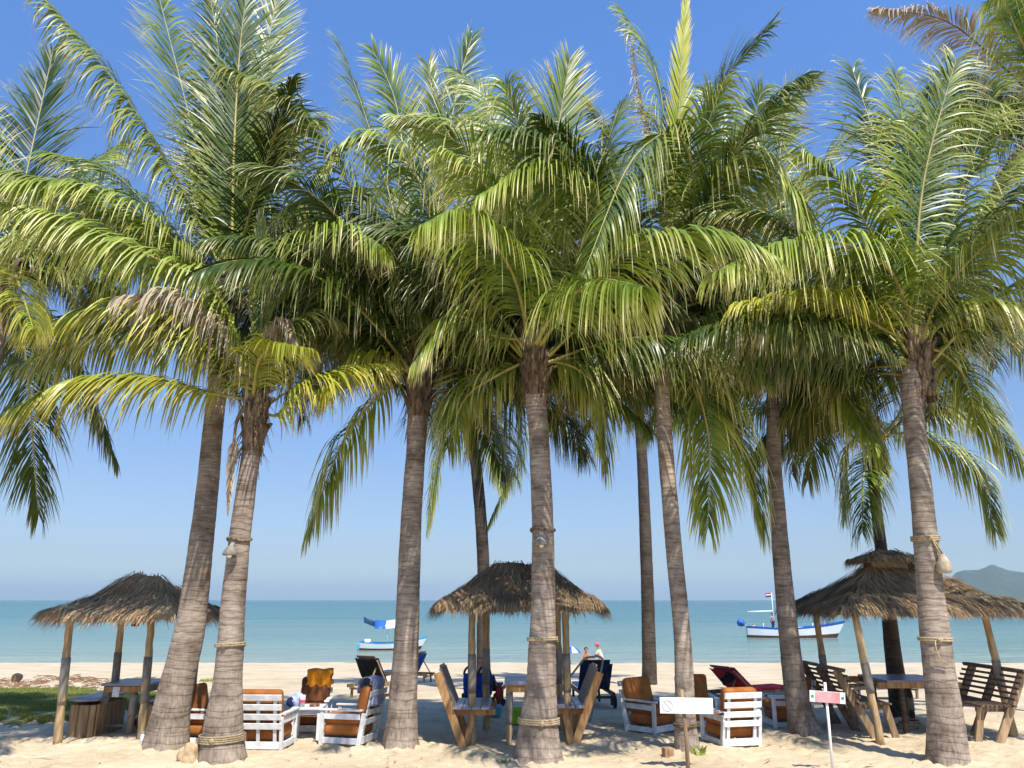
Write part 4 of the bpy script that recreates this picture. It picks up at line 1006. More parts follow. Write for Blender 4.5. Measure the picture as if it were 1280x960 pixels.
# ---------------------------------------------------------------- sun loungers
def lounger(label, px, rz, pad, back=55, wood='wood', wheels=False, hoop=False, ln=1.85, wd=.64, h=.27, padback=None):
    """head end at local origin, bed runs to +Y; backrest hinged at y=.62, raised"""
    f = gnd(*px); r = thing('sun_lounger', label, 'sun lounger', (f.x, f.y, gz(f.y)), rz, 'sun loungers on the beach'); m = M[wood]; H2 = wd / 2
    for s in (-1, 1):
        MB().bar((s * H2, -.02, h), (s * H2, ln, h), .045, .075).build('side_rail', m, r, bevel=.006)
        MB().bar((s * (H2 - .03), .1, -.04), (s * (H2 - .03), .13, h - .03), .05, .05).build('leg', m, r, bevel=.004) if not wheels else None
        MB().bar((s * (H2 - .03), ln - .25, -.06), (s * (H2 - .03), ln - .22, h - .03), .05, .05).build('leg', m, r, bevel=.004)
        if wheels:
            o = MB().tube([(s * (H2 + .03) - .025, .12, .12), (s * (H2 + .03) + .025, .12, .12)], .13, 20).build('wheel', M['darkmetal'], r, bevel=.008)
            MB().bar((s * (H2 - .03), .12, .05), (s * (H2 - .03), .13, h - .03), .05, .05).build('leg', m, r, bevel=.004)
    MB().box((0, .06, h - .06), (wd - .02, .04, .05)).build('cross_rail', m, r, bevel=.004)
    MB().box((0, ln - .23, h - .06), (wd - .02, .04, .05)).build('cross_rail', m, r, bevel=.004)
    MB().box((0, .65 + (ln - .65) / 2, h + .06), (wd - .05, ln - .68, .055)).build('mattress', M[pad], r, bevel=.02)
    L = .66; a = R(back); d = Vector((0, -math.cos(a), math.sin(a))); nn = Vector((0, math.sin(a), math.cos(a))); o0 = Vector((0, .66, h + .03))
    k = MB()
    for s in (-1, 1): k.bar(o0 + Vector((s * (H2 - .02), 0, 0)), o0 + Vector((s * (H2 - .02), 0, 0)) + d * L, .035, .05, nn)
    for i in range(6): q = o0 + d * (.06 + i * .14); k.bar(q + Vector((-H2 + .03, 0, 0)), q + Vector((H2 - .03, 0, 0)), .07, .02, nn)
    k.build('backrest', m, r, bevel=.004)
    q = o0 + d * L / 2 + nn * .055; k = MB(); k.bar(q - d * L / 2, q + d * (L / 2 + .02), wd - .02, .06, nn); k.build('back_pad', M[padback or pad], r, bevel=.02)
    q = o0 + d * .5
    MB().bar(q - nn * .03 + Vector((H2 - .08, 0, 0)), Vector((H2 - .08, .12, h + .02)), .03, .03).build('prop', m, r)
    if padback: # cloth pulled over the back of the frame
        q = o0 + d * (L / 2 + .05) - nn * .03; k = MB(); g = []
        for i in range(9):
            t = -.06 + i / 8 * 1.2; row = []
            for j in range(11): s = j / 10 - .5; row.append(q + d * (t - .5) * (L - .1) + Vector((s * (wd + .04), 0, 0)) - nn * (.012 + .012 * math.sin(j * 1.7 + i * .6)))
            g.append(row)
        k.sheet(g[::-1], .008).build('cover', M[padback], r)
    if hoop:
        z = h + 1.02
        MB().tube([o0 + Vector((-H2 - .03, .25, .1)), o0 + Vector((-H2 - .03, .02, .62)), o0 + Vector((-H2 - .03, -.16, .78)), o0 + Vector((H2 * .2, -.2, .80)), o0 + Vector((H2 + .0, -.22, .80))], .018, 8).build('canopy_hoop', M['metal'], r)
    return r
lounger('sun lounger with a black back pad, right of the white armchairs', (447, 873), R(-30), 'cream', 56, 'wood', padback='black')
lounger('sun lounger with a bright blue towel, behind the palm with the shaggy brown crown base', (538, 853), R(72), 'paleblue', 66, 'warmwood', padback='blue')
l3 = lounger('sun lounger behind the left bench of the middle hut, under the blue tote bag', (598, 888), R(-6), 'navy', 25, 'darkwood')
lounger('sun lounger under a navy cover with dark wheels, right of the middle hut', (749, 886), R(4), 'paleblue', 52, 'darkwood', wheels=True, padback='navy')
def canopy_rail():
    Y = gnd(735, 905).y; r = thing('bent_rail', 'bent grey metal rail above the right bench of the middle hut', 'rail', (pt(706, 856, Y).x, Y, gz(Y)))
    P = [pt(700, 876, Y), pt(706, 855, Y), pt(718, 839, Y), pt(730, 824, Y), pt(737, 821.5, Y), pt(751, 821.5, Y + .05), pt(752, 836, Y + .1), pt(736, 906, Y + .12)]
    P[-1].z = gz(Y) - .05; foot = P[0].copy(); foot.z = gz(Y) - .05
    C_, _ = catmull([foot] + P, 60)
    MB().tube([Vector(p) - r.location for p in C_], .017, 10).build('rail', M['metal'], r)
canopy_rail()
l5 = lounger('sun lounger with a red towel, right of the white armchairs facing the sea', (900, 884), R(-62), 'red', 40, 'wood_h', padback='red')
lounger('sun lounger seen low behind the left slatted bench', (1060, 874), R(-80), 'paleblue', 12, 'wood_h')
def tote():
    Y = gnd(598, 888).y - .28; p = pt(597, 873, Y); r = thing('tote_bag', 'large blue tote bag with two loop handles behind the left plank bench', 'bag', p)
    g = []; hw = .28
    k = MB(); n = 24; prof = [(0, .86, .7), (.1, .95, .9), (.25, 1, 1), (.38, 1.02, 1), (.46, .98, .85)]
    rows = []
    for z, sx, sy in prof: rows.append([(hw * sx * math.copysign(abs(math.cos(a)) ** .6, math.cos(a)) + .006 * math.sin(a * 5 + z * 9), .10 * sy * math.copysign(abs(math.sin(a)) ** .6, math.sin(a)) + .012 * math.sin(a * 4 + z * 20), z) for a in [2 * math.pi * i / n for i in range(n + 1)]])
    k.sheet(rows[::-1], .006); k.add([rows[0][i] for i in range(n)], [list(range(n))]); k.build('body', M['blue'], r)
    for s, y in ((-.5, -.03), (.42, .05)):
        pts = [Vector((s * hw * 1.1 + (.075 + .02) * math.cos(a) * 1.25, y, .44 + .15 * math.sin(a))) for a in np.linspace(math.pi, 0, 14)]
        MB().tube(pts, .022, 8).build('handle', M['navy'], r)
    q = thing('rucksack', 'small red and dark rucksack leaning beside the blue tote bag', 'bag', pt(624, 882, Y - .05))
    MB().ball((0, 0, .2), (.075, .07, .2), 14, 10, jit=.2).build('body', M['cushion_dk'], q); MB().ball((-.015, -.05, .25), (.05, .04, .08), 12, 8, jit=.2).build('pocket', M['red'], q)
    MB().ball((.075, 0, .06), (.055, .06, .07), 12, 8, jit=.2).build('purple_pouch', M['navy'], q)
    t = thing('teal_bag', 'dull teal bag on the sand left of the lime green tub', 'bag', gnd(620, 897))
    MB().ball((0, 0, .11), (.13, .11, .12), 18, 12, jit=.35).build('body', M['tealplastic'], t); MB().tube([(-.05, 0, .2), (0, 0, .27), (.05, 0, .2)], .01, 6).build('handle', M['navy'], t)
    t = thing('plastic_tub', 'lime green plastic tub behind the central palm', 'tub', gnd(648, 904))
    MB().lathe([(0, .0), (.15, .0), (.165, .03), (.19, .22), (.205, .225), (.205, .235), (.185, .235), (.15, .03), (0, .02)], n=28).build('tub', M['lime'], t)
    for s in (-1, 1): MB().tube([(s * .2, -.05, .2), (s * .235, 0, .185), (s * .2, .05, .2)], .012, 8).build('handle', M['lime'], t)
tote()
def towel_bag():
    q = l5.location; r = thing('carry_bag', 'black and red bag hung on the raised back of the lounger with the red towel', 'bag', pt(908, 850, q.y - .1))
    MB().bar((-.1, 0, -.05), (.16, 0, .1), .05, .16, (0, 0, 1)).build('body', M['black'], r, bevel=.02)
    MB().tube([(-.06, 0, .03), (0, -.03, .16), (.1, 0, .14)], .014, 8).build('strap', M['black'], r)
towel_bag()

# ---------------------------------------------------------------- things on the trunks
def trunk_at(key, py):
    d = PALMS[key]; P = d['P']; best = min(range(len(P)), key=lambda i: abs(proj(P[i])[1] - py)); return Vector(P[best]), float(d['rr'][best])
def proj(p):
    v = Vector(p) - Vector((0, 0, CAM_H)); z = v.y * math.cos(PITCH) + v.z * math.sin(PITCH); y = -v.y * math.sin(PITCH) + v.z * math.cos(PITCH)
    return 640 + F * v.x / z, 480 - F * y / z
def rope_band(key, py, label, turns=3, seed=1, tail=None, m='rope'):
    c, r = trunk_at(key, py); rnd = random.Random(seed); t = thing('rope_band', label, 'rope', c, 0, 'rope bands tied round palm trunks')
    pts = []
    for i in range(turns * 24 + 1):
        a = i / 24 * 2 * math.pi; rr = r * 1.03 + .014 + .004 * math.sin(a * 3.1 + seed)
        pts.append((rr * math.cos(a), rr * math.sin(a), (i / 24 - turns / 2) * .024 + .008 * math.sin(a * 1.0 + seed)))
    MB().tube(pts, .0135, 8).build('rope', M[m], t)
    k = MB(); k.ball((.02 * seed % .1 - .05, -r - .03, 0), (.035, .025, .03), 10, 8, jit=.4); k.build('knot', M[m], t)
    if tail:
        k = MB(); k.tube([(x, -r - .035 - .01 * i, z) for i, (x, z) in enumerate(tail)], .009, 6); k.build('loose_end', M[m], t)
rope_band('B', 922, 'rope band near the foot of the slender young palm', 4, 1)
rope_band('B', 806, 'thin rope band at eave height on the slender young palm', 2, 2)
rope_band('E', 799, 'upper rope band on the central palm', 2, 3)
rope_band('E', 901, 'lower rope band on the central palm', 3, 4)
rope_band('I', 799, 'rope band with a loose end on the right-hand palm, below the pouch', 2, 5, [(-.12, .0), (-.13, -.12), (-.10, -.22), (-.02, -.30)])
rope_band('I', 674, 'topmost rope band on the right-hand palm, the pouch hangs from it', 3, 6)
rope_band('G', 905, 'dark rope band low on the thin palm behind the white board sign', 2, 7, None, 'sheath')
def pouch():
    c, r = trunk_at('I', 690); t = thing('hanging_pouch', 'pale pouch hanging by cords on the right side of the right-hand palm', 'pouch', (c.x + r * .55, c.y - r - .06, c.z - .12))
    MB().lathe([(0, -.17), (.07, -.17), (.1, -.13), (.085, -.03), (.04, .05), (.03, .08)], n=18).build('sack', M['sack'], t)
    k = MB(); k.tube([(.01, 0, .07), (-.03, .03, .2), (-.07, .05, .30)], .013, 8); k.build('cord', M['rope'], t)
    k = MB(); k.tube([(-.02, 0, .05), (-.06, .03, .2), (-.08, .05, .30)], .011, 8); k.build('cord', M['rope'], t)
pouch()
def trunk_lamp(key, py, label):
    c, r = trunk_at(key, py); t = thing('trunk_lamp', label, 'lamp', (c.x - .03, c.y - r - .03, c.z), 0, 'lamps fixed to palm trunks')
    MB().bar((0, .05, .12), (0, -.05, .03), .05, .03).build('bracket', M['metal'], t)
    MB().lathe([(0, .07), (.04, .06), (.085, .0), (.10, -.05), (.095, -.06), (.03, -.01)], c=(0, -.05, 0), n=20).build('shade', M['pipe'], t)
    MB().ball((0, -.06, -.06), .034, 14, 10).build('bulb', M['plainwhite'], t)
    k = MB(); pts = [(.03 + (r + .012) * math.cos(a), r + .03 + (r + .012) * math.sin(a) , .16 + .02 * math.sin(a * 2)) for a in np.linspace(0, 2 * math.pi, 30)]; k.tube(pts, .018, 8); k.build('strap', M['sheath'], t)
trunk_lamp('B', 690, 'small white bulb lamp under a metal shade on the slender young palm')
trunk_lamp('E', 678, 'small metal shade lamp on the central palm above the hut roof')

# ---------------------------------------------------------------- signs
def white_sign():
    p = gnd(860, 962); r = thing('board_sign', 'white board sign with a prohibition circle and faded lettering on a wooden stake', 'sign', (p.x, p.y, gz(p.y))); top = pt(852, 862, p.y) - p
    MB().tube([(.0, 0, -.1), (top.x * .4 + .012, .01, top.z * .4), (top.x, 0, top.z)], [.026, .024, .021], 8, wob=.2).build('stake', M['wood'], r)
    a, b_ = pt(824, 880, p.y) - p, pt(890, 881, p.y) - p; cx = (a.x + b_.x) / 2; cz = (a.z + b_.z) / 2 - .01; W_ = b_.x - a.x; Hh = .185
    rot = Matrix.Rotation(R(.8), 3, 'Y'); b = MB().box((cx, -.04, cz), (W_, .02, Hh), rot).build('board', M['signwhite'], r, bevel=.003)
    k = MB(); x0 = cx - W_ * .36; pts = [(x0 + .062 * math.cos(t), -.0515, cz + .062 * math.sin(t)) for t in np.linspace(0, 2 * math.pi, 33)]; k.tube(pts, .005, 6)
    k.bar((x0 - .044, -.0515, cz + .044), (x0 + .044, -.0515, cz - .044), .009, .006, (0, 1, 0)); k.build('prohibition_circle', M['greypaint'], b)
    rnd = random.Random(8); k = MB()                         # two rows of faded, unreadable glyphs
    for row, zc in ((0, .032), (1, -.04)):
        for gx, n_ in ((-.15, 4), (.02, 5), (.20, 5)) if row == 0 else ((-.15, 5), (.02, 4), (.20, 6)):
            for i in range(n_):
                x = cx + gx * W_ / .68 * .98 + i * .024; z = cz + zc; w2, h2 = .007, .018
                k.bar((x - w2, -.0512, z - h2), (x - w2, -.0512, z + h2 * rnd.uniform(.3, 1)), .0055, .003, (0, 1, 0)); k.bar((x + w2, -.0512, z - h2), (x + w2, -.0512, z + h2 * rnd.uniform(.5, 1)), .004, .003, (0, 1, 0))
                if rnd.random() < .7: k.bar((x - w2, -.0512, z + h2 * .8), (x + w2, -.0512, z + h2 * rnd.uniform(.4, 1.1)), .004, .003, (0, 1, 0))
                else: k.bar((x - w2, -.0512, z - h2), (x + w2, -.0512, z - h2), .004, .003, (0, 1, 0))
                if rnd.random() < .3: k.bar((x - .004, -.0512, z + h2 + .008), (x + .005, -.0512, z + h2 + .009), .004, .003, (0, 1, 0))
    k.build('lettering', M['greypaint'], b)
white_sign()
def pink_sign():
    p = gnd(1041, 966); r = thing('pink_sign', 'small faded pink sign with white ends and green emblems on a white post', 'sign', (p.x, p.y, gz(p.y))); top = pt(1031, 853, p.y) - p
    MB().tube([(0, 0, -.1), tuple(top * .5 + Vector((.004, 0, 0))), tuple(top)], .0165, 10).build('post', M['plainwhite'], r)
    c = pt(1033, 871, p.y) - p; W_ = .435; rot = Matrix.Rotation(R(4), 3, 'Y')
    b = MB().box((c.x, -.028, c.z), (W_, .014, .13), rot).build('board', M['signwhite'], r, bevel=.002)
    k = MB(); k.box((c.x, -.0375, c.z), (W_ * .70, .003, .124), rot); k.build('pink_field', M['signpink'], b)
    for s in (-1, 1):
        k = MB(); q = Vector((c.x, -.038, c.z)) + rot @ Vector((s * W_ * .425, 0, 0))
        for ang in (0, 90): k.box(q + Vector((0, .0005 * (ang > 0), 0)), (.036, .003, .016), rot @ Matrix.Rotation(R(45 + ang), 3, 'Y'))
        k.build('green_emblem', M['green'], b)
pink_sign()

# ---------------------------------------------------------------- stones, stumps, wrack, plants
def rock():
    p = gnd(236, 955); r = thing('rock', 'tan boulder beside the foot of the slender young palm', 'rock', p)
    r_ = MB(); r_.ball((0, 0, .08), (.145, .13, .16), 28, 18, jit=.32); r_.build('boulder', M['rock'], r)
    tag(r, None)
rock()
def stump():
    p = gnd(835, 946); r = thing('wood_block', 'small square wooden block on the sand left of the white board sign', 'wood block', p, R(12))
    MB().box((0, 0, .05), (.13, .12, .13)).build('block', M['wood'], r, bevel=.008)
    k = MB(); k.box((0, -.0615, .06), (.07, .004, .05)); k.build('end_grain', M['warmwood'], r)
stump()
def tuft(label, px, n, ht, spread, m, seed, name='beach_plant'):
    p = gnd(*px); rnd = random.Random(seed); b = MB()
    for i in range(n):
        a = rnd.uniform(0, 6.28); rr = spread * math.sqrt(rnd.random()); x, y = rr * math.cos(a), rr * math.sin(a) * .7; h = ht * rnd.uniform(.4, 1); dx, dy = rnd.gauss(0, .5) * h, rnd.gauss(0, .4) * h; wv = rnd.uniform(.006, .016)
        b.add([(x - wv, y, -.02), (x + wv, y, -.02), (x + dx * .4 + wv, y + dy * .4, h * .6), (x + dx * .4 - wv, y + dy * .4, h * .6), (x + dx + .002, y + dy, h), (x + dx - .002, y + dy, h)], [(0, 1, 2, 3), (3, 2, 4, 5)])
    return tag(b.build(name, M[m], loc=p), label, 'plant')
tuft('tuft of yellow-green weed at the foot of the thin palm by the white board sign', (876, 945), 40, .14, .09, 'beachgrass', 1)
tuft('few short green blades at the foot of the central palm', (636, 957), 18, .08, .1, 'beachgrass', 2)
tuft('low green weed patch on the open beach behind the leaning palm', (268, 852), 260, .12, .55, 'beachgrass', 3)
def lawn():
    b = MB(); g = []; rnd = random.Random(3)
    for i in range(15):
        t = i / 14; row = []
        x1 = 196 + 18 * noise.noise((t * 5, 1, 2)) - 120 * max(0, t - .45)
        for j in range(40):
            px = -140 + (x1 + 140) * j / 39; py = 861.5 + 3.5 * (px > 100) * t + t * (44 + 7 * noise.noise((px * .03, 7, 1)) - max(0, px - 20) * .09)
            p = gnd(px, py); e = min(1, min(i, 14 - i, 39 - j) / 1.5); p.z += -.03 + .085 * e; row.append(p)
        g.append(row)
    o = b.sheet(g).build('lawn', M['turf']); tag(o, kind='structure')
lawn()
def grass():
    rng = np.random.default_rng(9); V = []; Q = []; UV = []
    n = 0
    while n < 42000:
        px, py = rng.uniform(-60, 262), rng.uniform(856, 912)
        edge = 14 * noise.noise((px * .03, py * .05, 1)); 
        if py < 862 + (px > 120) * 3 + edge * .3 or py > 905 - max(0, px - 60) * .12 + edge: continue
        if px > 190 + edge and rng.random() < .95: continue
        if rng.random() < .3 + .4 * noise.noise((px * .04, py * .1, 8)): continue
        if py > 885 and noise.noise((px * .05, py * .12, 4)) < -.05 - (905 - py) * .02: continue
        p = gnd(px, py); h = rng.uniform(.03, .075); a = rng.uniform(0, 6.28); wv = .008; dx, dy = np.cos(a) * wv, np.sin(a) * wv; lx, ly = rng.normal(0, .03), rng.normal(0, .03)
        V += [(p.x - dx, p.y - dy, p.z + .03), (p.x + dx, p.y + dy, p.z - .01), (p.x + lx + dx * .3, p.y + ly + dy * .3, p.z + h + .03), (p.x + lx - dx * .3, p.y + ly - dy * .3, p.z + h)]
        Q.append((n * 4, n * 4 + 1, n * 4 + 2, n * 4 + 3)); n += 1
    o = bpy.data.objects.new('grass', np_mesh('grass', np.array(V), np.array(Q), [M['grass']], smooth=False)); COL.objects.link(o); tag(o, kind='stuff')
grass()
def wrack():
    rnd = random.Random(4); b = MB()                          # the litter line left by the tide
    for i in range(520):
        px = rnd.uniform(-40, 190); py = 852 + 3 * math.sin(px * .06) + rnd.gauss(0, 2.2) + (rnd.random() < .25) * 8
        p = gnd(px, py); a = rnd.gauss(0, .6); l = rnd.uniform(.05, .35)
        b.tube([p + Vector((0, 0, .01)), p + Vector((math.cos(a) * l, math.sin(a) * l, rnd.uniform(.01, .06)))], rnd.uniform(.006, .016), 4, False)
    o = b.build('tide_litter', M['litter']); tag(o, kind='stuff')
    p = gnd(20, 853); r = thing('driftwood_stub', 'round dark driftwood stub in the tide line at the far left', 'driftwood', p)
    MB().tube([(-.12, .3, .14), (0, 0, .15), (.04, -.12, .15)], [.14, .155, .15], 14, wob=.15).build('stub', M['darkwood'], r)
    k = MB(); k.tube([(.03, -.13, .15), (.035, -.132, .15)], .11, 14); k.build('cut_end', M['sheath'], r)
    for j, (x0, x1, y0) in enumerate(((40, 92, 848), (88, 150, 850), (150, 215, 853))):
        a, c = gnd(x0, y0), gnd(x1, y0 + 2); k = MB()
        for q in range(4):
            k.tube([a.lerp(c, t) - a + Vector((rnd.uniform(-.05, .05), q * .1 + rnd.uniform(-.1, .1), .04 + .12 * math.sin(t * 3.1 + q) * rnd.uniform(.3, 1))) for t in np.linspace(q * .1, 1 - q * .08, 7)], .012, 5)
        lab = ('dry fallen branch in the tide line, nearest the driftwood stub', 'dry fallen branch in the tide line behind the left post of the leftmost hut', 'dry fallen branch in the tide line seen behind the bar table')[j]
        tag(k.build('dry_branch', M['litter'], loc=a), lab, 'branch', 'dry branches in the tide line')
wrack()

# ---------------------------------------------------------------- boats
def hull(L, B, D, sheer, m_top, m_stripe, m_bottom, parent, rake=.12):
    """hull along X, bow at +X; three stacked bands"""
    n = 28
    def sec(t, f):                                            # half breadth and height at station t, fraction f of the side
        bw = B / 2 * (min(1, (t + .02) * 6) ** .5 if t < .17 else 1) * (1 - max(0, (t - .45) / .55) ** 2.2)
        z = -D * .13 + f * (D + sheer * (max(0, t - .35) / .65) ** 2 + .25 * sheer * max(0, .3 - t) / .3)
        x = -L / 2 + L * t + rake * L * (f - .35) * (1 if t > .6 else 0) * ((t - .6) / .4 if t > .6 else 0)
        return x, bw * (.74 + .26 * f ** .7), z
    def band(f0, f1, nm, m):
        k = MB()
        for s in (-1, 1):
            g = [[(sec(i / n, f)[0], s * sec(i / n, f)[1], sec(i / n, f)[2]) for i in range(n + 1)] for f in np.linspace(f0, f1, 5)]
            k.sheet(g if s < 0 else g[::-1])
        g = [[(sec(0, f)[0], q * sec(0, f)[1], sec(0, f)[2]) for q in (-1, 0, 1)] for f in np.linspace(f0, f1, 3)]
        k.sheet(g); return k.build(nm, m, parent)
    band(0, .32, 'hull_bottom', m_bottom); band(.32, .84, 'hull_side', m_top); band(.84, 1, 'gunwale', m_stripe)
    k = MB(); g = [[(sec(i / n, .8)[0], q * sec(i / n, .8)[1] * .97, sec(i / n, .8)[2]) for i in range(n + 1)] for q in (-1, 0, 1)]; k.sheet(g); k.build('deck', m_top, parent)
def at_water(px, py):
    d = ray(px, py); s = (WATER_Z - CAM_H) / d.z; return Vector((d.x * s, d.y * s, WATER_Z))
def boat_small():
    p = at_water(489, 812); r = thing('canopy_boat', 'small white and blue boat under a raised blue striped canopy, left in the water', 'boat', p, R(8))
    hull(5.0, 1.5, .62, .5, M['boatwhite'], M['boatcyan'], M['boatbrown'], r)
    tops = [(-2.3, 2.30), (-1.4, 1.95), (-.5, 1.9), (.4, 2.0), (1.0, 2.05)]
    cols = ['boatblue', 'boatblue', 'boatwhite', 'boatcyan']
    for i in range(4):
        g = []
        for t in (0, .5, 1):
            x = tops[i][0] + (tops[i + 1][0] - tops[i][0]) * t; z = tops[i][1] + (tops[i + 1][1] - tops[i][1]) * t
            g.append([(x, y, z + .10 * (1 - (y / .95) ** 2) + (-.26 if i == 0 else .30) * y) for y in (-.95, -.5, 0, .5, .95)])
        MB().sheet(g, .03).build('canopy', M[cols[i]], r)
    MB().sheet([[(-2.0 + .42 * u, y, 2.23 - .20 * u + .10 * (1 - (y / .95) ** 2) - .26 * y - .05) for y in (-.8, -.55, -.3)] for u in (0, .5, 1)], .01).build('canopy_patch', M['cream'], r)
    for x, y in ((-.4, -.6), (.5, -.6), (-.4, .6), (.5, .6)): MB().tube([(x + .1, y, .4), (x, y, 1.5), (x - .12, y, 1.92)], .035, 8).build('canopy_post', M['boatwhite'], r)
    MB().box((-1.9, 0, .62), (.5, .7, .4)).build('stern_box', M['boatwhite'], r, bevel=.06)
    MB().ball((-1.6, -.4, .5), (.18, .14, .16), 12, 8).build('fender', M['boatblue'], r)
    MB().box((-2.55, 0, .25), (.3, .3, .5)).build('engine', M['boatcyan'], r, bevel=.06)
    MB().tube([(2.0, 0, .8), (2.15, 0, 1.5)], .02, 6).build('bow_pole', M['boatwhite'], r)
boat_small()
def boat_big():
    p = at_water(992, 797); r = thing('longtail_boat', 'long white wooden boat with a blue stripe and a thin mast, right in the water', 'boat', p, R(-4))
    hull(9.6, 2.0, 1.15, .75, M['boatwhite'], M['boatblue'], M['boatbrown'], r)
    MB().tube([(-1.9, 0, .8), (-1.9, 0, 4.6)], .045, 8).build('mast', M['boatwhite'], r)
    MB().tube([(-1.95, 0, 2.7), (-4.6, -.1, 2.62)], .07, 8).build('boom', M['boatwhite'], r)
    for i, (c_, z) in enumerate((('red', 4.52), ('boatwhite', 4.38), ('navy', 4.24))):
        g = [[(-1.93 - .62 * t, .05 * math.sin(t * 6), z + (.07 - .14 * q) - .05 * t) for t in np.linspace(0, 1, 7)] for q in (0, 1)]
        MB().sheet(g, .006).build('flag_stripe', M[c_], r)
    MB().box((.6, 0, .95), (1.2, .9, .25)).build('hatch', M['boatwhite'], r, bevel=.04)
    for x in (-3.2, .2, 1.9): MB().tube([(x, -.75, .7), (x, -.75, 1.5)], .035, 8).build('rail_post', M['boatwhite'], r)
    MB().tube([(3.2, -.5, .9), (3.25, -.45, 1.8)], .04, 8).build('bow_pole', M['signpink'], r)
    MB().tube([(-4.3, 0, .9), (-5.1, -.05, 1.35)], .05, 8).build('tiller', M['metal'], r)
    b = MB(); b.ball((-5.4, -.05, 1.5), (.42, .36, .38), 16, 12, jit=.3); b.build('engine_cover', M['boatblue'], r)
    MB().tube([(-4.4, 0, .95), (-3.9, 0, 1.25)], .06, 8).build('exhaust', M['signpink'], r)
boat_big()

# ---------------------------------------------------------------- people
def skin_body(name, V, E, m, parent, sub=2):
    """V: joint -> (position, radius); E: joint pairs; one continuous skinned surface"""
    keys = list(V); me = bpy.data.meshes.new(name); me.from_pydata([V[k][0] for k in keys], [(keys.index(a), keys.index(b_)) for a, b_ in E], []); me.materials.append(m)
    o = bpy.data.objects.new(name, me); COL.objects.link(o); o.parent = parent
    sk = o.modifiers.new('skin', 'SKIN')
    lay = me.skin_vertices[0].data if me.skin_vertices else None
    if lay is None:
        import bmesh
        bm = bmesh.new(); bm.from_mesh(me); bm.verts.layers.skin.verify(); bm.to_mesh(me); bm.free(); lay = me.skin_vertices[0].data
    for i, k in enumerate(keys):
        q = V[k][1]; lay[i].radius = (q, q) if not isinstance(q, tuple) else q
        lay[i].use_root = (i == 0)
    sk.use_smooth_shade = True
    o.modifiers.new('subd', 'SUBSURF').levels = sub; o.modifiers['subd'].render_levels = sub
    return o
def head_parts(r, c, face, hair=None, hat=None, sz=.115):
    """face: unit direction; hair or hat as children"""
    f = Vector(face).normalized(); sd = f.cross(Vector((0, 0, 1))).normalized(); up = sd.cross(f)
    b = MB(); b.ball(c, (sz * .82, sz * .9, sz), 18, 12); b.ball(c + f * sz * .93 - up * .01, (.018, .018, .028), 8, 6)
    for s in (-1, 1): b.ball(c + sd * s * sz * .84, (.014, .024, .032), 8, 6)
    hd = b.build('head', M['skin'], r)
    for s in (-1, 1): MB().ball(c + f * sz * .84 + sd * s * .038 + up * .018, .014, 8, 6).build('eye', M['darkmetal'], hd)
    MB().ball(c + f * sz * .82 - up * .05, (.03, .012, .009), 8, 6).build('mouth', M['signpink'], hd)
    if hair:
        b = MB(); b.ball(c - f * sz * .16 + up * sz * .2, (sz * .93, sz * .97, sz * .98), 18, 12, jit=.08); b.build('hair', M[hair], r)
    if hat:
        b = MB(); b.ball(c + up * sz * .38, (sz * 1.06, sz * 1.06, sz * .85), 18, 12); b.build('hat', M[hat], r)
        b = MB(); b.tube([c + up * sz * .30, c + up * sz * .22], [sz * 1.1, sz * 1.42], 20); b.build('hat_brim', M[hat], r)
ARM = [('chest', 'sl'), ('sl', 'el'), ('el', 'wl'), ('wl', 'hl'), ('chest', 'sr'), ('sr', 'er'), ('er', 'wr'), ('wr', 'hr')]
BODY = [('pelvis', 'waist'), ('waist', 'chest'), ('chest', 'neck'), ('neck', 'skull')] + ARM + [('pelvis', 'tl'), ('tl', 'kl'), ('kl', 'al'), ('al', 'fl'), ('pelvis', 'tr'), ('tr', 'kr'), ('kr', 'ar'), ('ar', 'fr')]
def V3(x, y, z): return Vector((x, y, z))
def person_sitting():
    p = gnd(733, 834); r = thing('person', 'person with dark hair sitting at the water edge facing the camera', 'person', p)
    J = dict(pelvis=(V3(0, .1, .14), .13), waist=(V3(0, .08, .34), .115), chest=(V3(0, .03, .56), (.15, .115)), neck=(V3(0, .0, .72), .052), skull=(V3(0, -.02, .8), .06),
             sl=(V3(-.18, .03, .63), .062), el=(V3(-.27, -.1, .40), .048), wl=(V3(-.16, -.26, .30), .034), hl=(V3(-.08, -.32, .30), .032), sr=(V3(.18, .03, .63), .062), er=(V3(.27, -.1, .40), .048), wr=(V3(.16, -.26, .30), .034), hr=(V3(.08, -.32, .30), .032),
             tl=(V3(-.11, .02, .13), .085), kl=(V3(-.17, -.32, .36), .066), al=(V3(-.13, -.52, .04), .042), fl=(V3(-.14, -.66, .02), .035), tr=(V3(.11, .02, .13), .085), kr=(V3(.17, -.32, .36), .066), ar=(V3(.13, -.52, .04), .042), fr=(V3(.14, -.66, .02), .035))
    skin_body('body', J, BODY, M['skin'], r)
    T = {k: (J[k][0], (J[k][1] if not isinstance(J[k][1], tuple) else J[k][1][0]) + .014) for k in ('pelvis', 'waist', 'chest')}
    skin_body('swimsuit', T, [('pelvis', 'waist'), ('waist', 'chest')], M['cushion_dk'], r)
    head_parts(r, V3(0, -.03, .90), (0.1, -1, 0), hair='hair')
person_sitting()
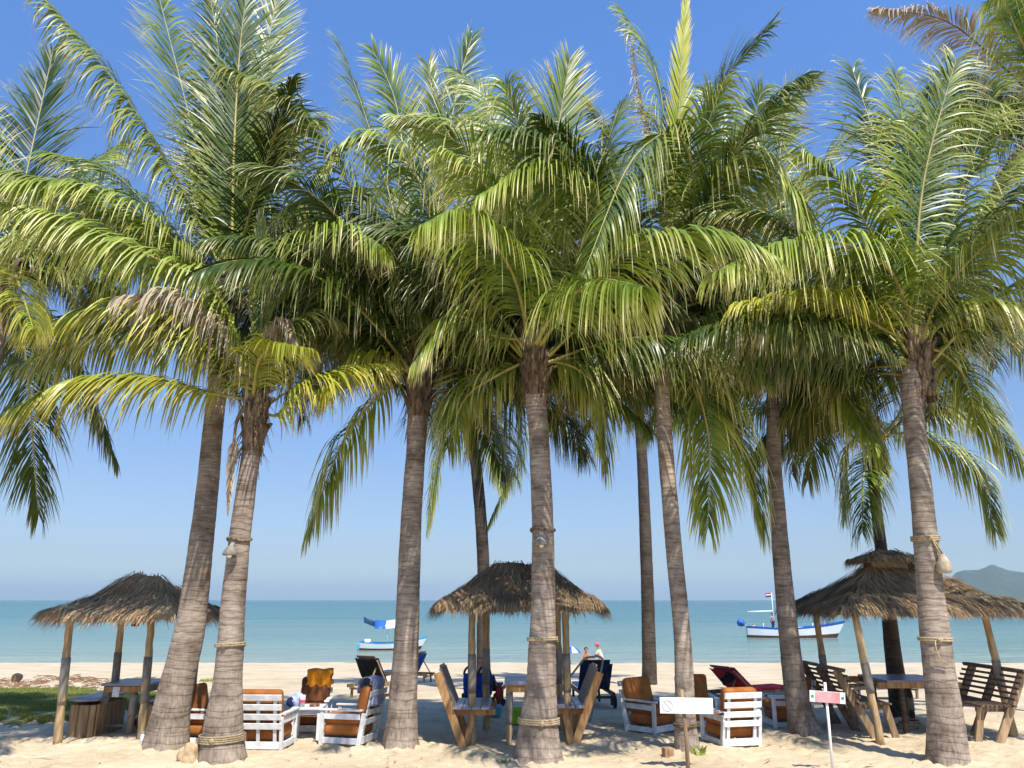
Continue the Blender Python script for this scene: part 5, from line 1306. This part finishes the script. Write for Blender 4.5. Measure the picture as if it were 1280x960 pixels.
def person_kneeling():
    p = gnd(750, 835); r = thing('person', 'person in a cream shirt and pink hat bending forward at the water edge', 'person', p, R(-20))
    J = dict(pelvis=(V3(.1, 0, .42), .14), waist=(V3(.06, 0, .60), .125), chest=(V3(-.02, 0, .80), (.15, .13)), neck=(V3(-.06, 0, .95), .055), skull=(V3(-.08, 0, 1.03), .06),
             sl=(V3(-.02, -.18, .87), .06), el=(V3(-.16, -.2, .66), .046), wl=(V3(-.30, -.12, .52), .034), hl=(V3(-.36, -.09, .47), .03), sr=(V3(-.02, .18, .87), .06), er=(V3(-.16, .2, .66), .046), wr=(V3(-.3, .12, .52), .034), hr=(V3(-.36, .09, .47), .03),
             tl=(V3(.06, -.1, .38), .09), kl=(V3(-.20, -.14, .12), .07), al=(V3(.2, -.12, .05), .045), fl=(V3(.32, -.12, .03), .035), tr=(V3(.06, .1, .38), .09), kr=(V3(-.20, .14, .12), .07), ar=(V3(.2, .12, .05), .045), fr=(V3(.32, .12, .03), .035))
    skin_body('body', J, BODY, M['skin'], r)
    T = {k: (J[k][0], (J[k][1] if not isinstance(J[k][1], tuple) else J[k][1][0]) + .022) for k in ('pelvis', 'waist', 'chest', 'sl', 'el', 'sr', 'er')}
    skin_body('shirt', T, [('pelvis', 'waist'), ('waist', 'chest'), ('chest', 'sl'), ('sl', 'el'), ('chest', 'sr'), ('sr', 'er')], M['cream'], r)
    head_parts(r, V3(-.10, 0, 1.13), (-1, -.2, -.2), hat='pink')
person_kneeling()
def swimmer():
    p = at_water(1186, 797); p.y -= 0; r = thing('person', 'person with a red top standing chest deep in the sea, beside the right-hand palm', 'person', p + Vector((0, 0, -.62)))
    J = dict(pelvis=(V3(0, 0, .25), .13), waist=(V3(0, 0, .45), .12), chest=(V3(0, 0, .68), (.16, .12)), neck=(V3(0, 0, .86), .055), skull=(V3(0, 0, .95), .06),
             sl=(V3(-.19, 0, .77), .062), el=(V3(-.34, -.05, .6), .046), wl=(V3(-.42, -.2, .6), .034), hl=(V3(-.45, -.28, .62), .03), sr=(V3(.19, 0, .77), .062), er=(V3(.33, -.05, .6), .046), wr=(V3(.42, -.2, .6), .034), hr=(V3(.45, -.28, .62), .03))
    skin_body('body', J, BODY[:4] + ARM, M['skin'], r)
    T = {k: (J[k][0], (J[k][1] if not isinstance(J[k][1], tuple) else J[k][1][0]) + .016) for k in ('pelvis', 'waist', 'chest')}
    skin_body('top', T, [('pelvis', 'waist'), ('waist', 'chest')], M['red'], r)
    head_parts(r, V3(0, -.01, 1.05), (-.6, -1, 0), hair='hair')
swimmer()
def boatman():
    q = at_water(968, 797); r = thing('person', 'person in dark trousers and a pale blue top standing on the long white boat', 'person', q + Vector((0, .1, .72)), R(30))
    J = dict(pelvis=(V3(0, 0, .92), .13), waist=(V3(0, 0, 1.08), .12), chest=(V3(0, 0, 1.34), (.17, .12)), neck=(V3(0, 0, 1.5), .055), skull=(V3(0, 0, 1.58), .06),
             sl=(V3(-.2, 0, 1.42), .06), el=(V3(-.26, .02, 1.15), .046), wl=(V3(-.26, -.08, .92), .034), hl=(V3(-.26, -.11, .83), .032), sr=(V3(.2, 0, 1.42), .06), er=(V3(.26, .02, 1.15), .046), wr=(V3(.26, -.08, .92), .034), hr=(V3(.26, -.11, .83), .032),
             tl=(V3(-.1, 0, .88), .09), kl=(V3(-.11, -.02, .48), .062), al=(V3(-.11, .02, .08), .042), fl=(V3(-.12, -.14, .035), .036), tr=(V3(.1, 0, .88), .09), kr=(V3(.11, -.02, .48), .062), ar=(V3(.11, .02, .08), .042), fr=(V3(.12, -.14, .035), .036))
    skin_body('body', J, BODY, M['skin'], r)
    g = lambda ks, e: {k: (J[k][0], (J[k][1] if not isinstance(J[k][1], tuple) else J[k][1][0]) + e) for k in ks}
    skin_body('shirt', g(('waist', 'chest', 'sl', 'el', 'sr', 'er'), .02), [('waist', 'chest'), ('chest', 'sl'), ('sl', 'el'), ('chest', 'sr'), ('sr', 'er')], M['paleblue'], r)
    skin_body('trousers', g(('pelvis', 'tl', 'kl', 'al', 'tr', 'kr', 'ar'), .02), [('pelvis', 'tl'), ('tl', 'kl'), ('kl', 'al'), ('pelvis', 'tr'), ('tr', 'kr'), ('kr', 'ar')], M['navy'], r)
    head_parts(r, V3(0, -.02, 1.68), (-.4, -1, 0), hair='hair')
boatman()
def umbrella():
    p = gnd(714, 830); p.x -= .02; r = thing('beach_umbrella', 'small blue and white beach umbrella low at the water edge, left of the sitting person', 'umbrella', p)
    MB().tube([(0, 0, -.05), (.03, 0, 1.0)], .018, 8).build('pole', M['plainwhite'], r)
    for i in range(8):
        a0, a1 = i * math.pi / 4, (i + 1) * math.pi / 4
        g = [[(.03 + rr * math.cos(a) * 1.0, rr * math.sin(a), 1.02 - .36 * (rr / .6) ** 1.8) for rr in np.linspace(.01, .6, 6)] for a in np.linspace(a0, a1, 4)]
        MB().sheet(g, .004).build('panel', M['boatblue' if i % 2 else 'plainwhite'], r)
    q = thing('cool_box', 'small pale box at the water edge beside the central palm', 'box', gnd(697, 832))
    MB().box((0, 0, .13), (.5, .32, .28)).build('body', M['plainwhite'], q, bevel=.03); MB().box((0, 0, .29), (.52, .34, .05)).build('lid', M['darkwood'], q, bevel=.015)
umbrella()

def litter():
    rnd = random.Random(12); b = MB()                         # bits of dry leaf, husk and twig on the sand
    for i in range(900):
        x, y = rnd.uniform(-9, 9), 8.9 + 9 * rnd.random() ** 1.6; z = gz(y) + .012; a = rnd.uniform(0, 6.28); l = rnd.uniform(.015, .05) if rnd.random() < .85 else rnd.uniform(.08, .3)
        d = Vector((math.cos(a), math.sin(a), 0)); n = Vector((-d.y, d.x, 0)) * rnd.uniform(.004, .012); p = Vector((x, y, z))
        b.add([p - d * l - n * .3, p - n + Vector((0, 0, .012)), p + d * l, p + n + Vector((0, 0, .01))], [(0, 1, 2, 3)])
    tag(b.build('leaf_litter', M['litter']), kind='stuff')
litter()
